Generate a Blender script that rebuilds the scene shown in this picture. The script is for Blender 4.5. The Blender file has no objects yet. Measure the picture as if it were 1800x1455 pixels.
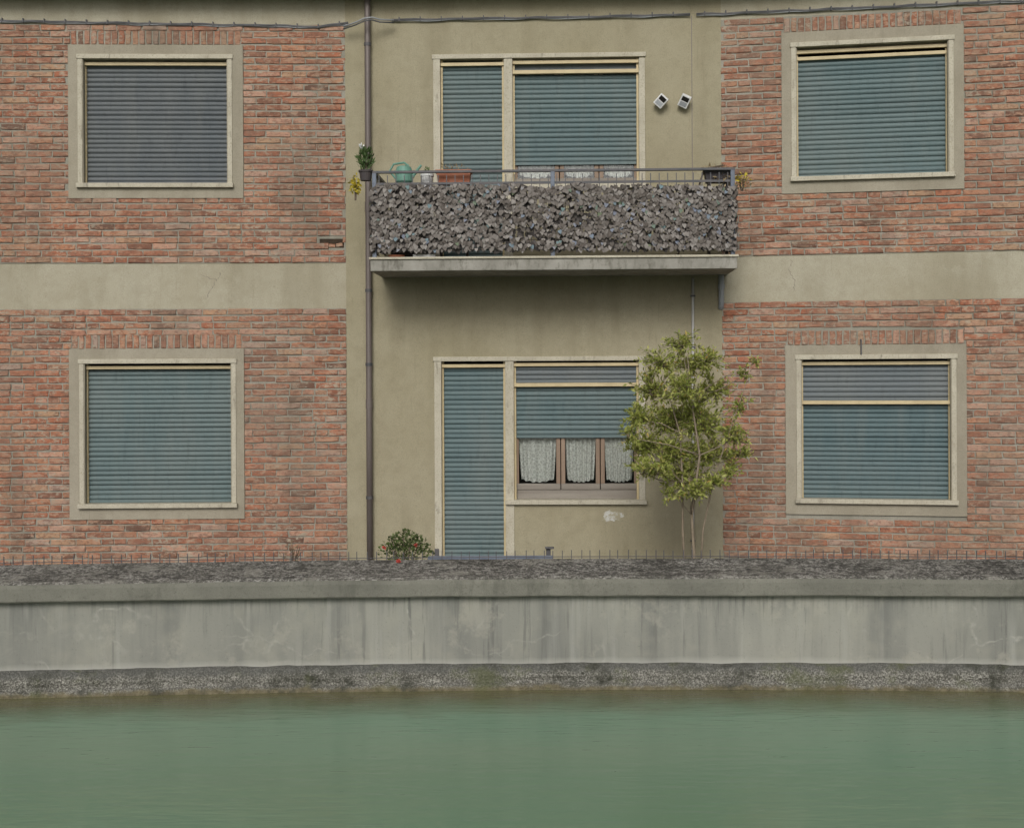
import bpy, math, random
from mathutils import Matrix, Vector
random.seed(7)
R = random.Random(11)
S = bpy.context.scene
C = S.collection

# ------------------------------------------------------------------ camera, sky, sun, exposure
F, CX, CY, EYE, ROLL = 2420.0, 900.0, 665.0, 2.152, 0.0045
cam = bpy.data.cameras.new('camera'); camo = bpy.data.objects.new('camera', cam); C.objects.link(camo)
cam.sensor_width = 36.0; cam.lens = 36.0 * F / 1800.0
cam.shift_y = -(727.5 - CY) / 1800.0
cam.clip_end = 500.0
camo.matrix_world = Matrix.Translation((0, 0, EYE)) @ Matrix.Rotation(math.radians(90), 4, 'X') @ Matrix.Rotation(-ROLL, 4, 'Z')
S.camera = camo

SUN_EL, SUN_AZ = math.radians(31), math.radians(187)      # azimuth clockwise from +Y: behind the camera, a little to the left
w = bpy.data.worlds.new('World'); S.world = w; w.use_nodes = True
nt = w.node_tree; nt.nodes.clear()
sky = nt.nodes.new('ShaderNodeTexSky'); sky.sky_type = 'NISHITA'; sky.sun_disc = False
sky.sun_elevation = SUN_EL; sky.sun_rotation = SUN_AZ; sky.air_density = 1.0; sky.dust_density = 6.0; sky.ozone_density = 1.0
hs = nt.nodes.new('ShaderNodeHueSaturation'); hs.inputs['Saturation'].default_value = 0.12
bg = nt.nodes.new('ShaderNodeBackground'); bg.inputs['Strength'].default_value = 0.08
wo = nt.nodes.new('ShaderNodeOutputWorld')
nt.links.new(sky.outputs[0], hs.inputs['Color']); nt.links.new(hs.outputs[0], bg.inputs[0]); nt.links.new(bg.outputs[0], wo.inputs[0])
sl = bpy.data.lights.new('sun', 'SUN'); sl.energy = 1.5; sl.angle = math.radians(22); sl.color = (1.0, 0.965, 0.91)
so = bpy.data.objects.new('sun', sl); C.objects.link(so); so.location = (-4, -6, 14)
sd = Vector((math.sin(SUN_AZ) * math.cos(SUN_EL), math.cos(SUN_AZ) * math.cos(SUN_EL), math.sin(SUN_EL)))
so.rotation_euler = sd.to_track_quat('Z', 'Y').to_euler()
S.view_settings.view_transform = 'Standard'; S.view_settings.look = 'None'
S.view_settings.exposure = -0.06; S.view_settings.gamma = 1.0
S.view_settings.use_curve_mapping = False

# ------------------------------------------------------------------ geometry helpers
def unroll(X, Y):
    a, b = X - CX, CY - Y
    c, s = math.cos(ROLL), math.sin(ROLL)
    return (a * c + b * s) / F, (b * c - a * s) / F
def at(X, Y, d):
    x, z = unroll(X, Y)
    return Vector((x * d, d, EYE + z * d))

class Bay:                                   # a flat stretch of facade: u along it, n out of it, z up
    def __init__(s, p, q):
        s.o = Vector(p); s.e = (Vector(q) - Vector(p)).normalized()
        s.ang = math.atan2(s.e.y, s.e.x); s.nr = Vector((s.e.y, -s.e.x))
    def fp(s, X, Y, n=0.0):                  # picture point -> u, z on the plane n in front of the bay
        x, z = unroll(X, Y)
        o = s.o + s.nr * n
        d = o.dot(s.nr) / (x * s.nr.x + s.nr.y)
        return (Vector((x * d, d)) - o).dot(s.e), EYE + z * d
    def u(s, X, Y=665, n=0.0): return s.fp(X, Y, n)[0]
    def z(s, X, Y, n=0.0): return s.fp(X, Y, n)[1]
    def W(s, u, n, z):
        p = s.o + s.e * u + s.nr * n
        return Vector((p.x, p.y, z))
    def mat(s): return Matrix.Translation((s.o.x, s.o.y, 0)) @ Matrix.Rotation(s.ang, 4, 'Z')

def gp(X, d): return ((X - CX) / F * d, d)
PA, PB = gp(648, 14.053), gp(1219, 13.933)
pl = gp(0, 13.944); pr = gp(1800, 13.329)
LB, CB, RB = Bay(pl, PA), Bay(PA, PB), Bay(PB, pr)
# u = 0 of the left bay is at the picture's left edge; of the others at their left corner
LL = (Vector(PA) - Vector(pl)).length; CL = (Vector(PB) - Vector(PA)).length

class MB:
    def __init__(s): s.v = []; s.f = []
    def box(s, x0, x1, y0, y1, z0, z1, jit=0.0):
        b = len(s.v)
        for z in (z0, z1):
            for x, y in ((x0, y0), (x1, y0), (x1, y1), (x0, y1)):
                s.v.append((x + R.uniform(-jit, jit), y + R.uniform(-jit, jit), z + R.uniform(-jit, jit)))
        for q in ((0, 3, 2, 1), (4, 5, 6, 7), (0, 1, 5, 4), (1, 2, 6, 5), (2, 3, 7, 6), (3, 0, 4, 7)):
            s.f.append([b + i for i in q])
        return s
    def fbox(s, u0, u1, n0, n1, z0, z1): return s.box(u0, u1, -n1, -n0, z0, z1)      # in facade coordinates
    def tube(s, pts, rad, seg=8, cap=True):
        pts = [Vector(p) for p in pts]; n = len(pts)
        rad = rad if isinstance(rad, (list, tuple)) else [rad] * n
        b = len(s.v); up = Vector((0, 0, 1)); prev = None
        for i, p in enumerate(pts):
            t = (pts[min(i + 1, n - 1)] - pts[max(i - 1, 0)]).normalized()
            if prev is None:
                a = t.cross(up) if abs(t.z) < 0.9 else t.cross(Vector((1, 0, 0)))
            else: a = prev - t * prev.dot(t)
            a.normalize(); prev = a; c = t.cross(a)
            for k in range(seg):
                q = 2 * math.pi * k / seg
                s.v.append(tuple(p + (a * math.cos(q) + c * math.sin(q)) * rad[i]))
        for i in range(n - 1):
            for k in range(seg):
                k2 = (k + 1) % seg
                s.f.append([b + i * seg + k, b + i * seg + k2, b + (i + 1) * seg + k2, b + (i + 1) * seg + k])
        if cap:
            s.f.append([b + k for k in range(seg)][::-1]); s.f.append([b + (n - 1) * seg + k for k in range(seg)])
        return s
    def lathe(s, prof, seg=16, o=(0, 0, 0)):
        b = len(s.v); n = len(prof)
        for r, z in prof:
            for k in range(seg):
                q = 2 * math.pi * k / seg
                s.v.append((o[0] + r * math.cos(q), o[1] + r * math.sin(q), o[2] + z))
        for i in range(n - 1):
            for k in range(seg):
                k2 = (k + 1) % seg
                s.f.append([b + i * seg + k, b + i * seg + k2, b + (i + 1) * seg + k2, b + (i + 1) * seg + k])
        s.f.append([b + k for k in range(seg)][::-1]); s.f.append([b + (n - 1) * seg + k for k in range(seg)])
        return s
    def poly(s, pts):
        b = len(s.v); s.v += [tuple(p) for p in pts]; s.f.append(list(range(b, b + len(pts)))); return s
    def mesh(s, name, smooth=False):
        m = bpy.data.meshes.new(name); m.from_pydata(s.v, [], s.f); m.update()
        if smooth: m.polygons.foreach_set('use_smooth', [True] * len(m.polygons))
        return m

def mw(o): return (mw(o.parent) @ o.matrix_parent_inverse @ o.matrix_basis) if o.parent else o.matrix_basis.copy()
def put(name, mesh, mat, parent=None, M=None, bevel=0, kind=None):
    if isinstance(mesh, MB): mesh = mesh.mesh(name)
    o = bpy.data.objects.new(name, mesh); C.objects.link(o)
    if mat is not None and not mesh.materials: mesh.materials.append(mat)
    if M is not None: o.matrix_basis = M
    if parent is not None:
        o.parent = parent; o.matrix_parent_inverse = mw(parent).inverted()
    if bevel:
        b = o.modifiers.new('bevel', 'BEVEL'); b.width = bevel; b.segments = 2; b.limit_method = 'ANGLE'
    if kind: o['kind'] = kind
    return o
def empty(name, loc, label, cat, group=None):
    o = bpy.data.objects.new(name, None); C.objects.link(o); o.location = loc; o.empty_display_size = 0.2
    o.matrix_basis = Matrix.Translation(loc)
    return tag(o, label, cat, group)
def tag(o, label, cat, group=None):
    o['label'] = label; o['category'] = cat
    if group: o['group'] = group
    return o
def panel(rect, holes, n=0.0, depth=0.16):
    """A sheet at n with rectangular holes and reveals going in by depth."""
    mb = MB(); us = sorted({rect[0], rect[2], *[v for h in holes for v in (h[0], h[2])]}); zs = sorted({rect[1], rect[3], *[v for h in holes for v in (h[1], h[3])]})
    us = [u for u in us if rect[0] <= u <= rect[2]]; zs = [z for z in zs if rect[1] <= z <= rect[3]]
    for i in range(len(us) - 1):
        for j in range(len(zs) - 1):
            cu, cz = (us[i] + us[i + 1]) / 2, (zs[j] + zs[j + 1]) / 2
            if any(h[0] < cu < h[2] and h[1] < cz < h[3] for h in holes): continue
            mb.poly([(us[i], -n, zs[j]), (us[i + 1], -n, zs[j]), (us[i + 1], -n, zs[j + 1]), (us[i], -n, zs[j + 1])])
    for u0, z0, u1, z1 in holes:
        a, b = -n, -n + depth
        mb.poly([(u0, a, z0), (u0, b, z0), (u0, b, z1), (u0, a, z1)]); mb.poly([(u1, b, z0), (u1, a, z0), (u1, a, z1), (u1, b, z1)])
        mb.poly([(u0, a, z1), (u0, b, z1), (u1, b, z1), (u1, a, z1)]); mb.poly([(u0, b, z0), (u0, a, z0), (u1, a, z0), (u1, b, z0)])
    return mb

# ------------------------------------------------------------------ materials
class MT:
    def __init__(s, name, rough=0.85, metal=0.0, spec=0.3):
        s.m = bpy.data.materials.new(name); s.m.use_nodes = True; s.t = s.m.node_tree
        s.b = s.t.nodes['Principled BSDF']
        s.b.inputs['Roughness'].default_value = rough; s.b.inputs['Metallic'].default_value = metal
        s.b.inputs['Specular IOR Level'].default_value = spec
        s.pos = s.n('ShaderNodeNewGeometry'); s.bump = None
    def n(s, t, **kw):
        x = s.t.nodes.new(t)
        for k, v in kw.items(): setattr(x, k, v)
        return x
    def l(s, a, b): s.t.links.new(a, b)
    def vec(s, scale=(1, 1, 1), src=None):
        m = s.n('ShaderNodeMapping'); m.inputs['Scale'].default_value = scale
        s.l(src or s.pos.outputs['Position'], m.inputs['Vector']); return m.outputs[0]
    def noise(s, scale, detail=4, rough=0.55, stretch=(1, 1, 1), src=None, dist=0.0):
        x = s.n('ShaderNodeTexNoise'); x.inputs['Scale'].default_value = scale; x.inputs['Detail'].default_value = detail
        x.inputs['Roughness'].default_value = rough; x.inputs['Distortion'].default_value = dist
        s.l(s.vec(stretch, src), x.inputs['Vector']); return x.outputs['Fac']
    def voro(s, scale, feature='F1', stretch=(1, 1, 1), src=None):
        x = s.n('ShaderNodeTexVoronoi', feature=feature); x.inputs['Scale'].default_value = scale
        s.l(s.vec(stretch, src), x.inputs['Vector']); return x.outputs['Distance']
    def rng(s, f, a, b, c=0.0, d=1.0):
        x = s.n('ShaderNodeMapRange'); x.clamp = True
        for i, v in enumerate((a, b, c, d)): x.inputs[i + 1].default_value = v
        s.l(f, x.inputs[0]); return x.outputs[0]
    def ramp(s, f, stops, interp='LINEAR'):
        x = s.n('ShaderNodeValToRGB'); cr = x.color_ramp; cr.interpolation = interp
        while len(cr.elements) < len(stops): cr.elements.new(0.5)
        for e, (p, c) in zip(cr.elements, stops): e.position = p; e.color = (*c, 1)
        s.l(f, x.inputs[0]); return x.outputs[0]
    def mix(s, f, a, b, mode='MIX'):
        x = s.n('ShaderNodeMix', data_type='RGBA', blend_type=mode)
        for sock, v in ((x.inputs[0], f), (x.inputs[6], a), (x.inputs[7], b)):
            if isinstance(v, (int, float)): sock.default_value = v
            elif isinstance(v, tuple): sock.default_value = (*v, 1)
            else: s.l(v, sock)
        return x.outputs[2]
    def mul(s, a, b, op='MULTIPLY'):
        x = s.n('ShaderNodeMath', operation=op)
        for i, v in enumerate((a, b)):
            if isinstance(v, (int, float)): x.inputs[i].default_value = v
            else: s.l(v, x.inputs[i])
        return x.outputs[0]
    def col(s, c):
        if isinstance(c, tuple): s.b.inputs['Base Color'].default_value = (*c, 1)
        else: s.l(c, s.b.inputs['Base Color'])
        return s
    def bmp(s, h, strength=0.3, dist=0.01):
        x = s.n('ShaderNodeBump'); x.inputs['Strength'].default_value = strength; x.inputs['Distance'].default_value = dist
        s.l(h, x.inputs['Height'])
        if s.bump is not None: s.l(s.bump, x.inputs['Normal'])
        s.bump = x.outputs[0]; s.l(s.bump, s.b.inputs['Normal']); return s
    def rnd(s, island=False):
        if island: return s.pos.outputs['Random Per Island']
        return s.n('ShaderNodeObjectInfo').outputs['Random']

def plaster(name, base, dark, light):
    k = MT(name, 0.93)
    big = k.noise(0.9, 5, 0.6); streak = k.noise(2.2, 4, 0.6, (1, 1, 0.18)); grain = k.noise(130, 3, 0.7); mid = k.noise(9, 4, 0.6)
    c = k.mix(k.rng(big, 0.35, 0.68), base, light)
    c = k.mix(k.rng(streak, 0.48, 0.75, 0, 0.7), c, dark)
    c = k.mix(k.rng(mid, 0.45, 0.75, 0, 0.35), c, dark)
    c = k.mix(k.rng(k.noise(2.3, 6, 0.75), 0.56, 0.60, 0, 0.28), c, light)
    c = k.mix(k.rng(k.noise(30, 4, 0.7, (1, 1, 0.08)), 0.60, 0.72, 0, 0.4), c, dark)
    c = k.mix(k.rng(k.noise(55, 4, 0.75), 0.62, 0.70, 0, 0.5), c, tuple(x * 0.55 for x in dark))
    c = k.mix(k.rng(grain, 0.45, 0.72, 0, 0.45), c, tuple(x * 0.62 for x in dark))
    k.col(c).bmp(grain, 0.55, 0.004).bmp(k.noise(4, 4), 0.25, 0.02)
    return k.m
def brickmat(name, island):
    k = MT(name, 0.92); r = k.rnd(island)
    c = k.ramp(r, [(0.0, (0.125, 0.075, 0.055)), (0.10, (0.315, 0.122, 0.070)), (0.22, (0.400, 0.155, 0.088)), (0.34, (0.235, 0.118, 0.080)), (0.42, (0.365, 0.132, 0.072)), (0.50, (0.430, 0.270, 0.165)),
                   (0.58, (0.285, 0.155, 0.108)), (0.68, (0.44, 0.205, 0.115)), (0.80, (0.325, 0.145, 0.092)), (0.90, (0.50, 0.28, 0.195)), (1.0, (0.370, 0.275, 0.220))])
    # every brick carries its own pattern: shift the texture by the brick's random number
    ad = k.n('ShaderNodeVectorMath', operation='ADD'); cm = k.n('ShaderNodeCombineXYZ')
    k.l(k.mul(r, 37.0), cm.inputs[0]); k.l(k.mul(r, 91.0), cm.inputs[2]); k.l(k.pos.outputs['Position'], ad.inputs[0]); k.l(cm.outputs[0], ad.inputs[1]); P = ad.outputs[0]
    c = k.mix(k.rng(k.noise(22, 4, 0.65, (1, 1, 1.6), P), 0.47, 0.60, 0, 0.65), c, (0.160, 0.085, 0.060))
    big = k.noise(0.8, 3, 0.5)
    c = k.mix(k.mul(k.rng(k.noise(9, 5, 0.72, (1, 1, 2.4), P), 0.50, 0.57), k.rng(big, 0.30, 0.62, 0.25, 0.75)), c, (0.465, 0.285, 0.19))
    c = k.mix(k.mul(k.rng(k.noise(16, 5, 0.72, (1, 1, 1.8)), 0.53, 0.60), k.rng(k.noise(1.4, 3, 0.5), 0.32, 0.6, 0.1, 0.85)), c, (0.39, 0.345, 0.265))
    c = k.mix(k.rng(k.noise(1.0, 5, 0.65, (1, 1, 0.5)), 0.45, 0.66, 0, 0.5), c, (0.235, 0.185, 0.14))
    c = k.mix(k.rng(k.noise(2.6, 4, 0.6, (1, 1, 0.22)), 0.50, 0.70, 0, 0.55), c, (0.15, 0.11, 0.08))
    g = k.noise(190, 3, 0.7)
    c = k.mix(k.rng(g, 0.5, 0.75, 0, 0.4), c, (0.11, 0.065, 0.048))
    k.col(c).bmp(g, 0.6, 0.003).bmp(k.noise(34, 4, 0.65), 0.8, 0.008)
    return k.m
def simple(name, a, b, scale=6, rough=0.7, metal=0.0, spec=0.4, bump=0.2, stretch=(1, 1, 1), grain=60):
    k = MT(name, rough, metal, spec)
    c = k.mix(k.rng(k.noise(scale, 4, 0.6, stretch), 0.35, 0.7), a, b)
    g = k.noise(grain, 3, 0.6)
    c = k.mix(k.rng(g, 0.5, 0.8, 0, 0.3), c, tuple(x * 0.5 for x in a))
    k.col(c)
    if bump: k.bmp(g, bump, 0.002)
    return k.m
def leafmat(name, stops, rough=0.6, trans=0.25):
    k = MT(name, rough, 0, 0.3); c = k.ramp(k.rnd(True), stops)
    k.col(c)
    tr = k.n('ShaderNodeBsdfTranslucent'); k.l(c, tr.inputs[0])
    mx = k.n('ShaderNodeMixShader'); mx.inputs[0].default_value = trans
    out = k.t.nodes['Material Output']; k.l(k.b.outputs[0], mx.inputs[1]); k.l(tr.outputs[0], mx.inputs[2]); k.l(mx.outputs[0], out.inputs[0])
    return k.m

M_plaster = plaster('plaster_beige', (0.37, 0.335, 0.245), (0.275, 0.245, 0.17), (0.44, 0.41, 0.32))
M_plasterC = plaster('plaster_olive', (0.315, 0.28, 0.185), (0.23, 0.20, 0.128), (0.36, 0.325, 0.228))
M_surround = plaster('plaster_surround', (0.325, 0.292, 0.222), (0.24, 0.212, 0.158), (0.38, 0.345, 0.272))
M_mortar = plaster('mortar', (0.27, 0.255, 0.205), (0.18, 0.17, 0.135), (0.36, 0.34, 0.285))
M_brick = brickmat('brick_single', False); M_brickI = brickmat('brick_many', True)
def stonemat():
    k = MT('cream_stone', 0.75)
    c = k.mix(k.rng(k.noise(5, 4), 0.35, 0.7), (0.50, 0.465, 0.37), (0.40, 0.365, 0.285))
    c = k.mix(k.rng(k.noise(70, 3, 0.7), 0.52, 0.66, 0, 0.75), c, (0.30, 0.265, 0.19))
    c = k.mix(k.rng(k.noise(14, 4, 0.7, (1, 1, 0.3)), 0.58, 0.72, 0, 0.7), c, (0.16, 0.14, 0.11))
    k.col(c).bmp(k.noise(60, 3), 0.3, 0.003); return k.m
M_stone = stonemat()
M_ochre = simple('cream_painted_metal', (0.56, 0.46, 0.27), (0.44, 0.35, 0.20), 5, 0.5, 0, 0.4, 0.05)
def slatmat(name, a, b, seed=0.0):
    k = MT(name, 0.6, 0, 0.3)
    c = k.mix(k.rnd(), a, b)
    ad = k.n('ShaderNodeVectorMath', operation='ADD'); ad.inputs[1].default_value = (seed, 0, seed * 2.7); k.l(k.pos.outputs['Position'], ad.inputs[0]); P = ad.outputs[0]
    dust = tuple(x * 0.7 + y for x, y in zip(a, (0.085, 0.082, 0.072)))
    c = k.mix(k.rng(k.noise(1.3, 5, 0.6, (1, 1, 0.6), P), 0.40, 0.72, 0, 0.75), c, dust)
    c = k.mix(k.rng(k.noise(6.0, 5, 0.65, (1, 1, 0.12), P), 0.50, 0.75, 0, 0.6), c, dust)
    c = k.mix(k.rng(k.noise(22, 4, 0.7, (1, 1, 0.15), P), 0.55, 0.8, 0, 0.5), c, tuple(x * 0.5 for x in a))
    c = k.mix(k.rng(k.noise(120, 2, 0.7, (1, 1, 1), P), 0.62, 0.75, 0, 0.4), c, (0.25, 0.24, 0.2))
    k.col(c); return k.m
M_teal = slatmat('shutter_teal', (0.098, 0.145, 0.151), (0.122, 0.172, 0.177))
M_teal_b = slatmat('shutter_teal_faded', (0.110, 0.155, 0.158), (0.132, 0.180, 0.182), 5.3)
M_teal_c = slatmat('shutter_teal_dark', (0.090, 0.137, 0.146), (0.112, 0.162, 0.170), 9.1)
M_slate = slatmat('shutter_slate', (0.092, 0.106, 0.117), (0.112, 0.127, 0.138), 2.2)
M_greysl = slatmat('shutter_grey', (0.120, 0.142, 0.153), (0.140, 0.162, 0.172), 7.7)
M_dark = simple('dark_interior', (0.012, 0.011, 0.010), (0.018, 0.016, 0.014), 3, 0.9, 0, 0.1, 0)
M_iron = simple('grey_iron_paint', (0.075, 0.078, 0.085), (0.11, 0.10, 0.10), 12, 0.55, 0.2, 0.4, 0.2)
M_blueiron = simple('blue_grey_iron', (0.15, 0.175, 0.22), (0.10, 0.115, 0.15), 12, 0.55, 0.1, 0.4, 0.2)
M_pipe = simple('brown_pipe', (0.135, 0.112, 0.102), (0.185, 0.157, 0.143), 3, 0.5, 0.2, 0.45, 0.1, (1, 1, 0.4))
M_conduit = simple('pale_conduit', (0.52, 0.51, 0.49), (0.38, 0.37, 0.35), 4, 0.5, 0, 0.4, 0.1)
M_greypipe = simple('grey_pvc', (0.33, 0.345, 0.36), (0.26, 0.27, 0.28), 4, 0.5, 0, 0.4, 0.1)
M_cable = simple('grey_cable', (0.13, 0.13, 0.135), (0.07, 0.07, 0.07), 8, 0.6, 0, 0.4, 0)
M_wood = simple('brown_window_wood', (0.21, 0.145, 0.10), (0.29, 0.21, 0.15), 10, 0.6, 0, 0.4, 0.2, (1, 1, 0.15))
M_greywood = simple('weathered_rail_wood', (0.27, 0.245, 0.21), (0.19, 0.165, 0.14), 8, 0.75, 0, 0.3, 0.3, (0.12, 1, 3))
M_white = simple('white_enamel', (0.70, 0.70, 0.69), (0.58, 0.58, 0.57), 9, 0.5, 0, 0.4, 0.05)
M_terra = simple('terracotta', (0.36, 0.13, 0.075), (0.45, 0.20, 0.13), 9, 0.85, 0, 0.3, 0.2)
M_pot = simple('dark_pot', (0.05, 0.045, 0.05), (0.08, 0.065, 0.06), 9, 0.7, 0, 0.3, 0.2)
M_soil = simple('soil', (0.04, 0.03, 0.022), (0.07, 0.05, 0.035), 20, 0.95, 0, 0.1, 0.5)
def patchmat():
    k = MT('pale_filler', 0.9); m = k.noise(18, 5, 0.7)
    k.col(k.mix(k.rng(m, 0.42, 0.56), (0.33, 0.30, 0.21), (0.50, 0.495, 0.46))).bmp(m, 0.4, 0.004); return k.m
M_patch = patchmat()

# ------------------------------------------------------------------ setting
Z_PATH = 0.20
def canal_curve(u):                           # depth of the canal wall face for a lateral position x
    return 9.60 - 0.013 * (x_off(u)) ** 2
def x_off(x): return max(-7.5, min(7.5, x - 0.35))
XS = [-14 + 0.5 * i for i in range(20)] + [-4.2 + 0.06 * i for i in range(150)] + [5 + 0.5 * i for i in range(19)]
def sweep(prof, dz=None):                     # profile (n in front of the wall face, z) swept along the curved wall
    mb = MB(); n = len(prof)
    for i, x in enumerate(XS):
        y = canal_curve(x); t = Vector((1, -2 * 0.013 * x_off(x))).normalized() if abs(x - 0.35) < 7.5 else Vector((1, 0))
        nr = Vector((t.y, -t.x))
        for a, z in prof:
            mb.v.append((x + nr.x * a, y + nr.y * a, z))
    for i in range(len(XS) - 1):
        for j in range(n - 1):
            a = i * n + j; mb.f.append([a, a + n, a + n + 1, a + 1])
    return mb
def subdiv_wobble(mb, amp, fx=3.0):
    v = []
    for x, y, z in mb.v:
        v.append((x, y + amp * math.sin(x * fx + z * 5), z + amp * math.sin(x * fx * 0.7 + 1.3)))
    mb.v = v; return mb

from mathutils import noise as mnoise
def ragged(mb, amp, fz=1.0):
    mb.v = [(x, y + amp * (mnoise.noise((x * 5, z * 9, 1.7)) + 0.6 * mnoise.noise((x * 17, z * 20, 4.1))), z + amp * fz * (mnoise.noise((x * 3.1, z * 4, 9.3)) + 0.5 * mnoise.noise((x * 13, z * 4, 2.2)))) for x, y, z in mb.v]
    return mb
def watermat():
    k = MT('canal_water', 0.10, 0, 0.5)
    k.b.inputs['IOR'].default_value = 1.33
    c = k.mix(k.rng(k.noise(0.35, 3, 0.5, (0.6, 1.4, 1)), 0.35, 0.7), (0.158, 0.285, 0.184), (0.200, 0.288, 0.187))
    # olive-brown band along the foot of the wall, fading out with distance
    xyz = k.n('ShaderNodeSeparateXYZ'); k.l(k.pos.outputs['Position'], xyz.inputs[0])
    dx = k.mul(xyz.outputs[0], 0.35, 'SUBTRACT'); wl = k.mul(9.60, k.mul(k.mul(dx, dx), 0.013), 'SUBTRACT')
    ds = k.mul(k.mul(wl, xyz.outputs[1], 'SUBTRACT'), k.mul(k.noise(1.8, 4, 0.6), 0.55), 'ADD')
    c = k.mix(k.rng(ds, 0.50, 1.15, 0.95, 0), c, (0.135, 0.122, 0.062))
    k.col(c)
    r = k.noise(2.6, 3, 0.5, (0.55, 1.6, 1), dist=0.6); r2 = k.noise(9, 2, 0.5, (0.35, 1.5, 1), dist=0.4)
    r3 = k.noise(26, 2, 0.5, (0.22, 1.3, 1), dist=0.5)
    k.bmp(r, 0.04, 0.10).bmp(r2, 0.16, 0.03).bmp(r3, 0.18, 0.01)
    return k.m
wm = MB()
wm.poly([(-40, -12, 0), (40, -12, 0), (40, 12, 0), (-40, 12, 0)])
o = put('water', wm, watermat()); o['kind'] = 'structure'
gm = MB(); gm.poly([(-40, 9.8, Z_PATH), (40, 9.8, Z_PATH), (40, 16, Z_PATH), (-40, 16, Z_PATH)])
o = put('path', gm, simple('path_asphalt', (0.10, 0.097, 0.09), (0.15, 0.145, 0.13), 3, 0.9, 0, 0.2, 0.4)); o['kind'] = 'structure'
gm = MB(); gm.box(-40, 40, -30, -2.2, -1.0, 0.75)
o = put('near_bank', gm, simple('bank_ground', (0.13, 0.14, 0.08), (0.2, 0.18, 0.12), 1, 0.9, 0, 0.2, 0.3)); o['kind'] = 'structure'

# ------------------------------------------------------------------ canal wall
def copingmat():
    k = MT('coping_concrete', 0.92)
    nz = k.n('ShaderNodeSeparateXYZ'); k.l(k.pos.outputs['True Normal'], nz.inputs[0])
    top = k.rng(nz.outputs[2], 0.75, 0.97)
    face = k.mix(k.rng(k.noise(3.0, 5, 0.6), 0.35, 0.7), (0.155, 0.152, 0.128), (0.21, 0.205, 0.172))
    face = k.mix(k.rng(k.noise(45, 4, 0.7), 0.56, 0.72, 0, 0.7), face, (0.10, 0.095, 0.08))
    a = k.noise(24, 6, 0.78, (0.8, 0.7, 1)); sp = k.noise(95, 4, 0.75, (0.6, 0.4, 1))
    t = k.ramp(k.mix(0.5, a, sp), [(0.40, (0.02, 0.019, 0.017)), (0.47, (0.065, 0.061, 0.054)), (0.51, (0.17, 0.16, 0.142)), (0.57, (0.42, 0.405, 0.37))])
    t = k.mix(k.rng(k.noise(1.3, 3), 0.45, 0.75, 0.0, 0.4), t, (0.22, 0.205, 0.175))
    t = k.mix(k.mul(k.rng(k.noise(2.4, 6, 0.7), 0.50, 0.60), k.rng(k.noise(30, 4, 0.7), 0.35, 0.6)), t, (0.035, 0.033, 0.028))
    t = k.mix(k.mul(k.rng(k.noise(3.1, 6, 0.75), 0.54, 0.62), 0.55), t, (0.33, 0.315, 0.27))
    face = k.mix(k.rng(k.noise(7, 5, 0.7, (1, 1, 0.3)), 0.54, 0.66, 0, 0.5), face, (0.10, 0.10, 0.082))
    c = k.mix(top, face, t)
    g = k.noise(120, 3, 0.7)
    c = k.mix(k.rng(g, 0.5, 0.75, 0, 0.4), c, (0.09, 0.085, 0.07))
    k.col(c).bmp(g, 0.6, 0.006).bmp(k.noise(25, 4), 0.4, 0.012); return k.m
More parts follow.
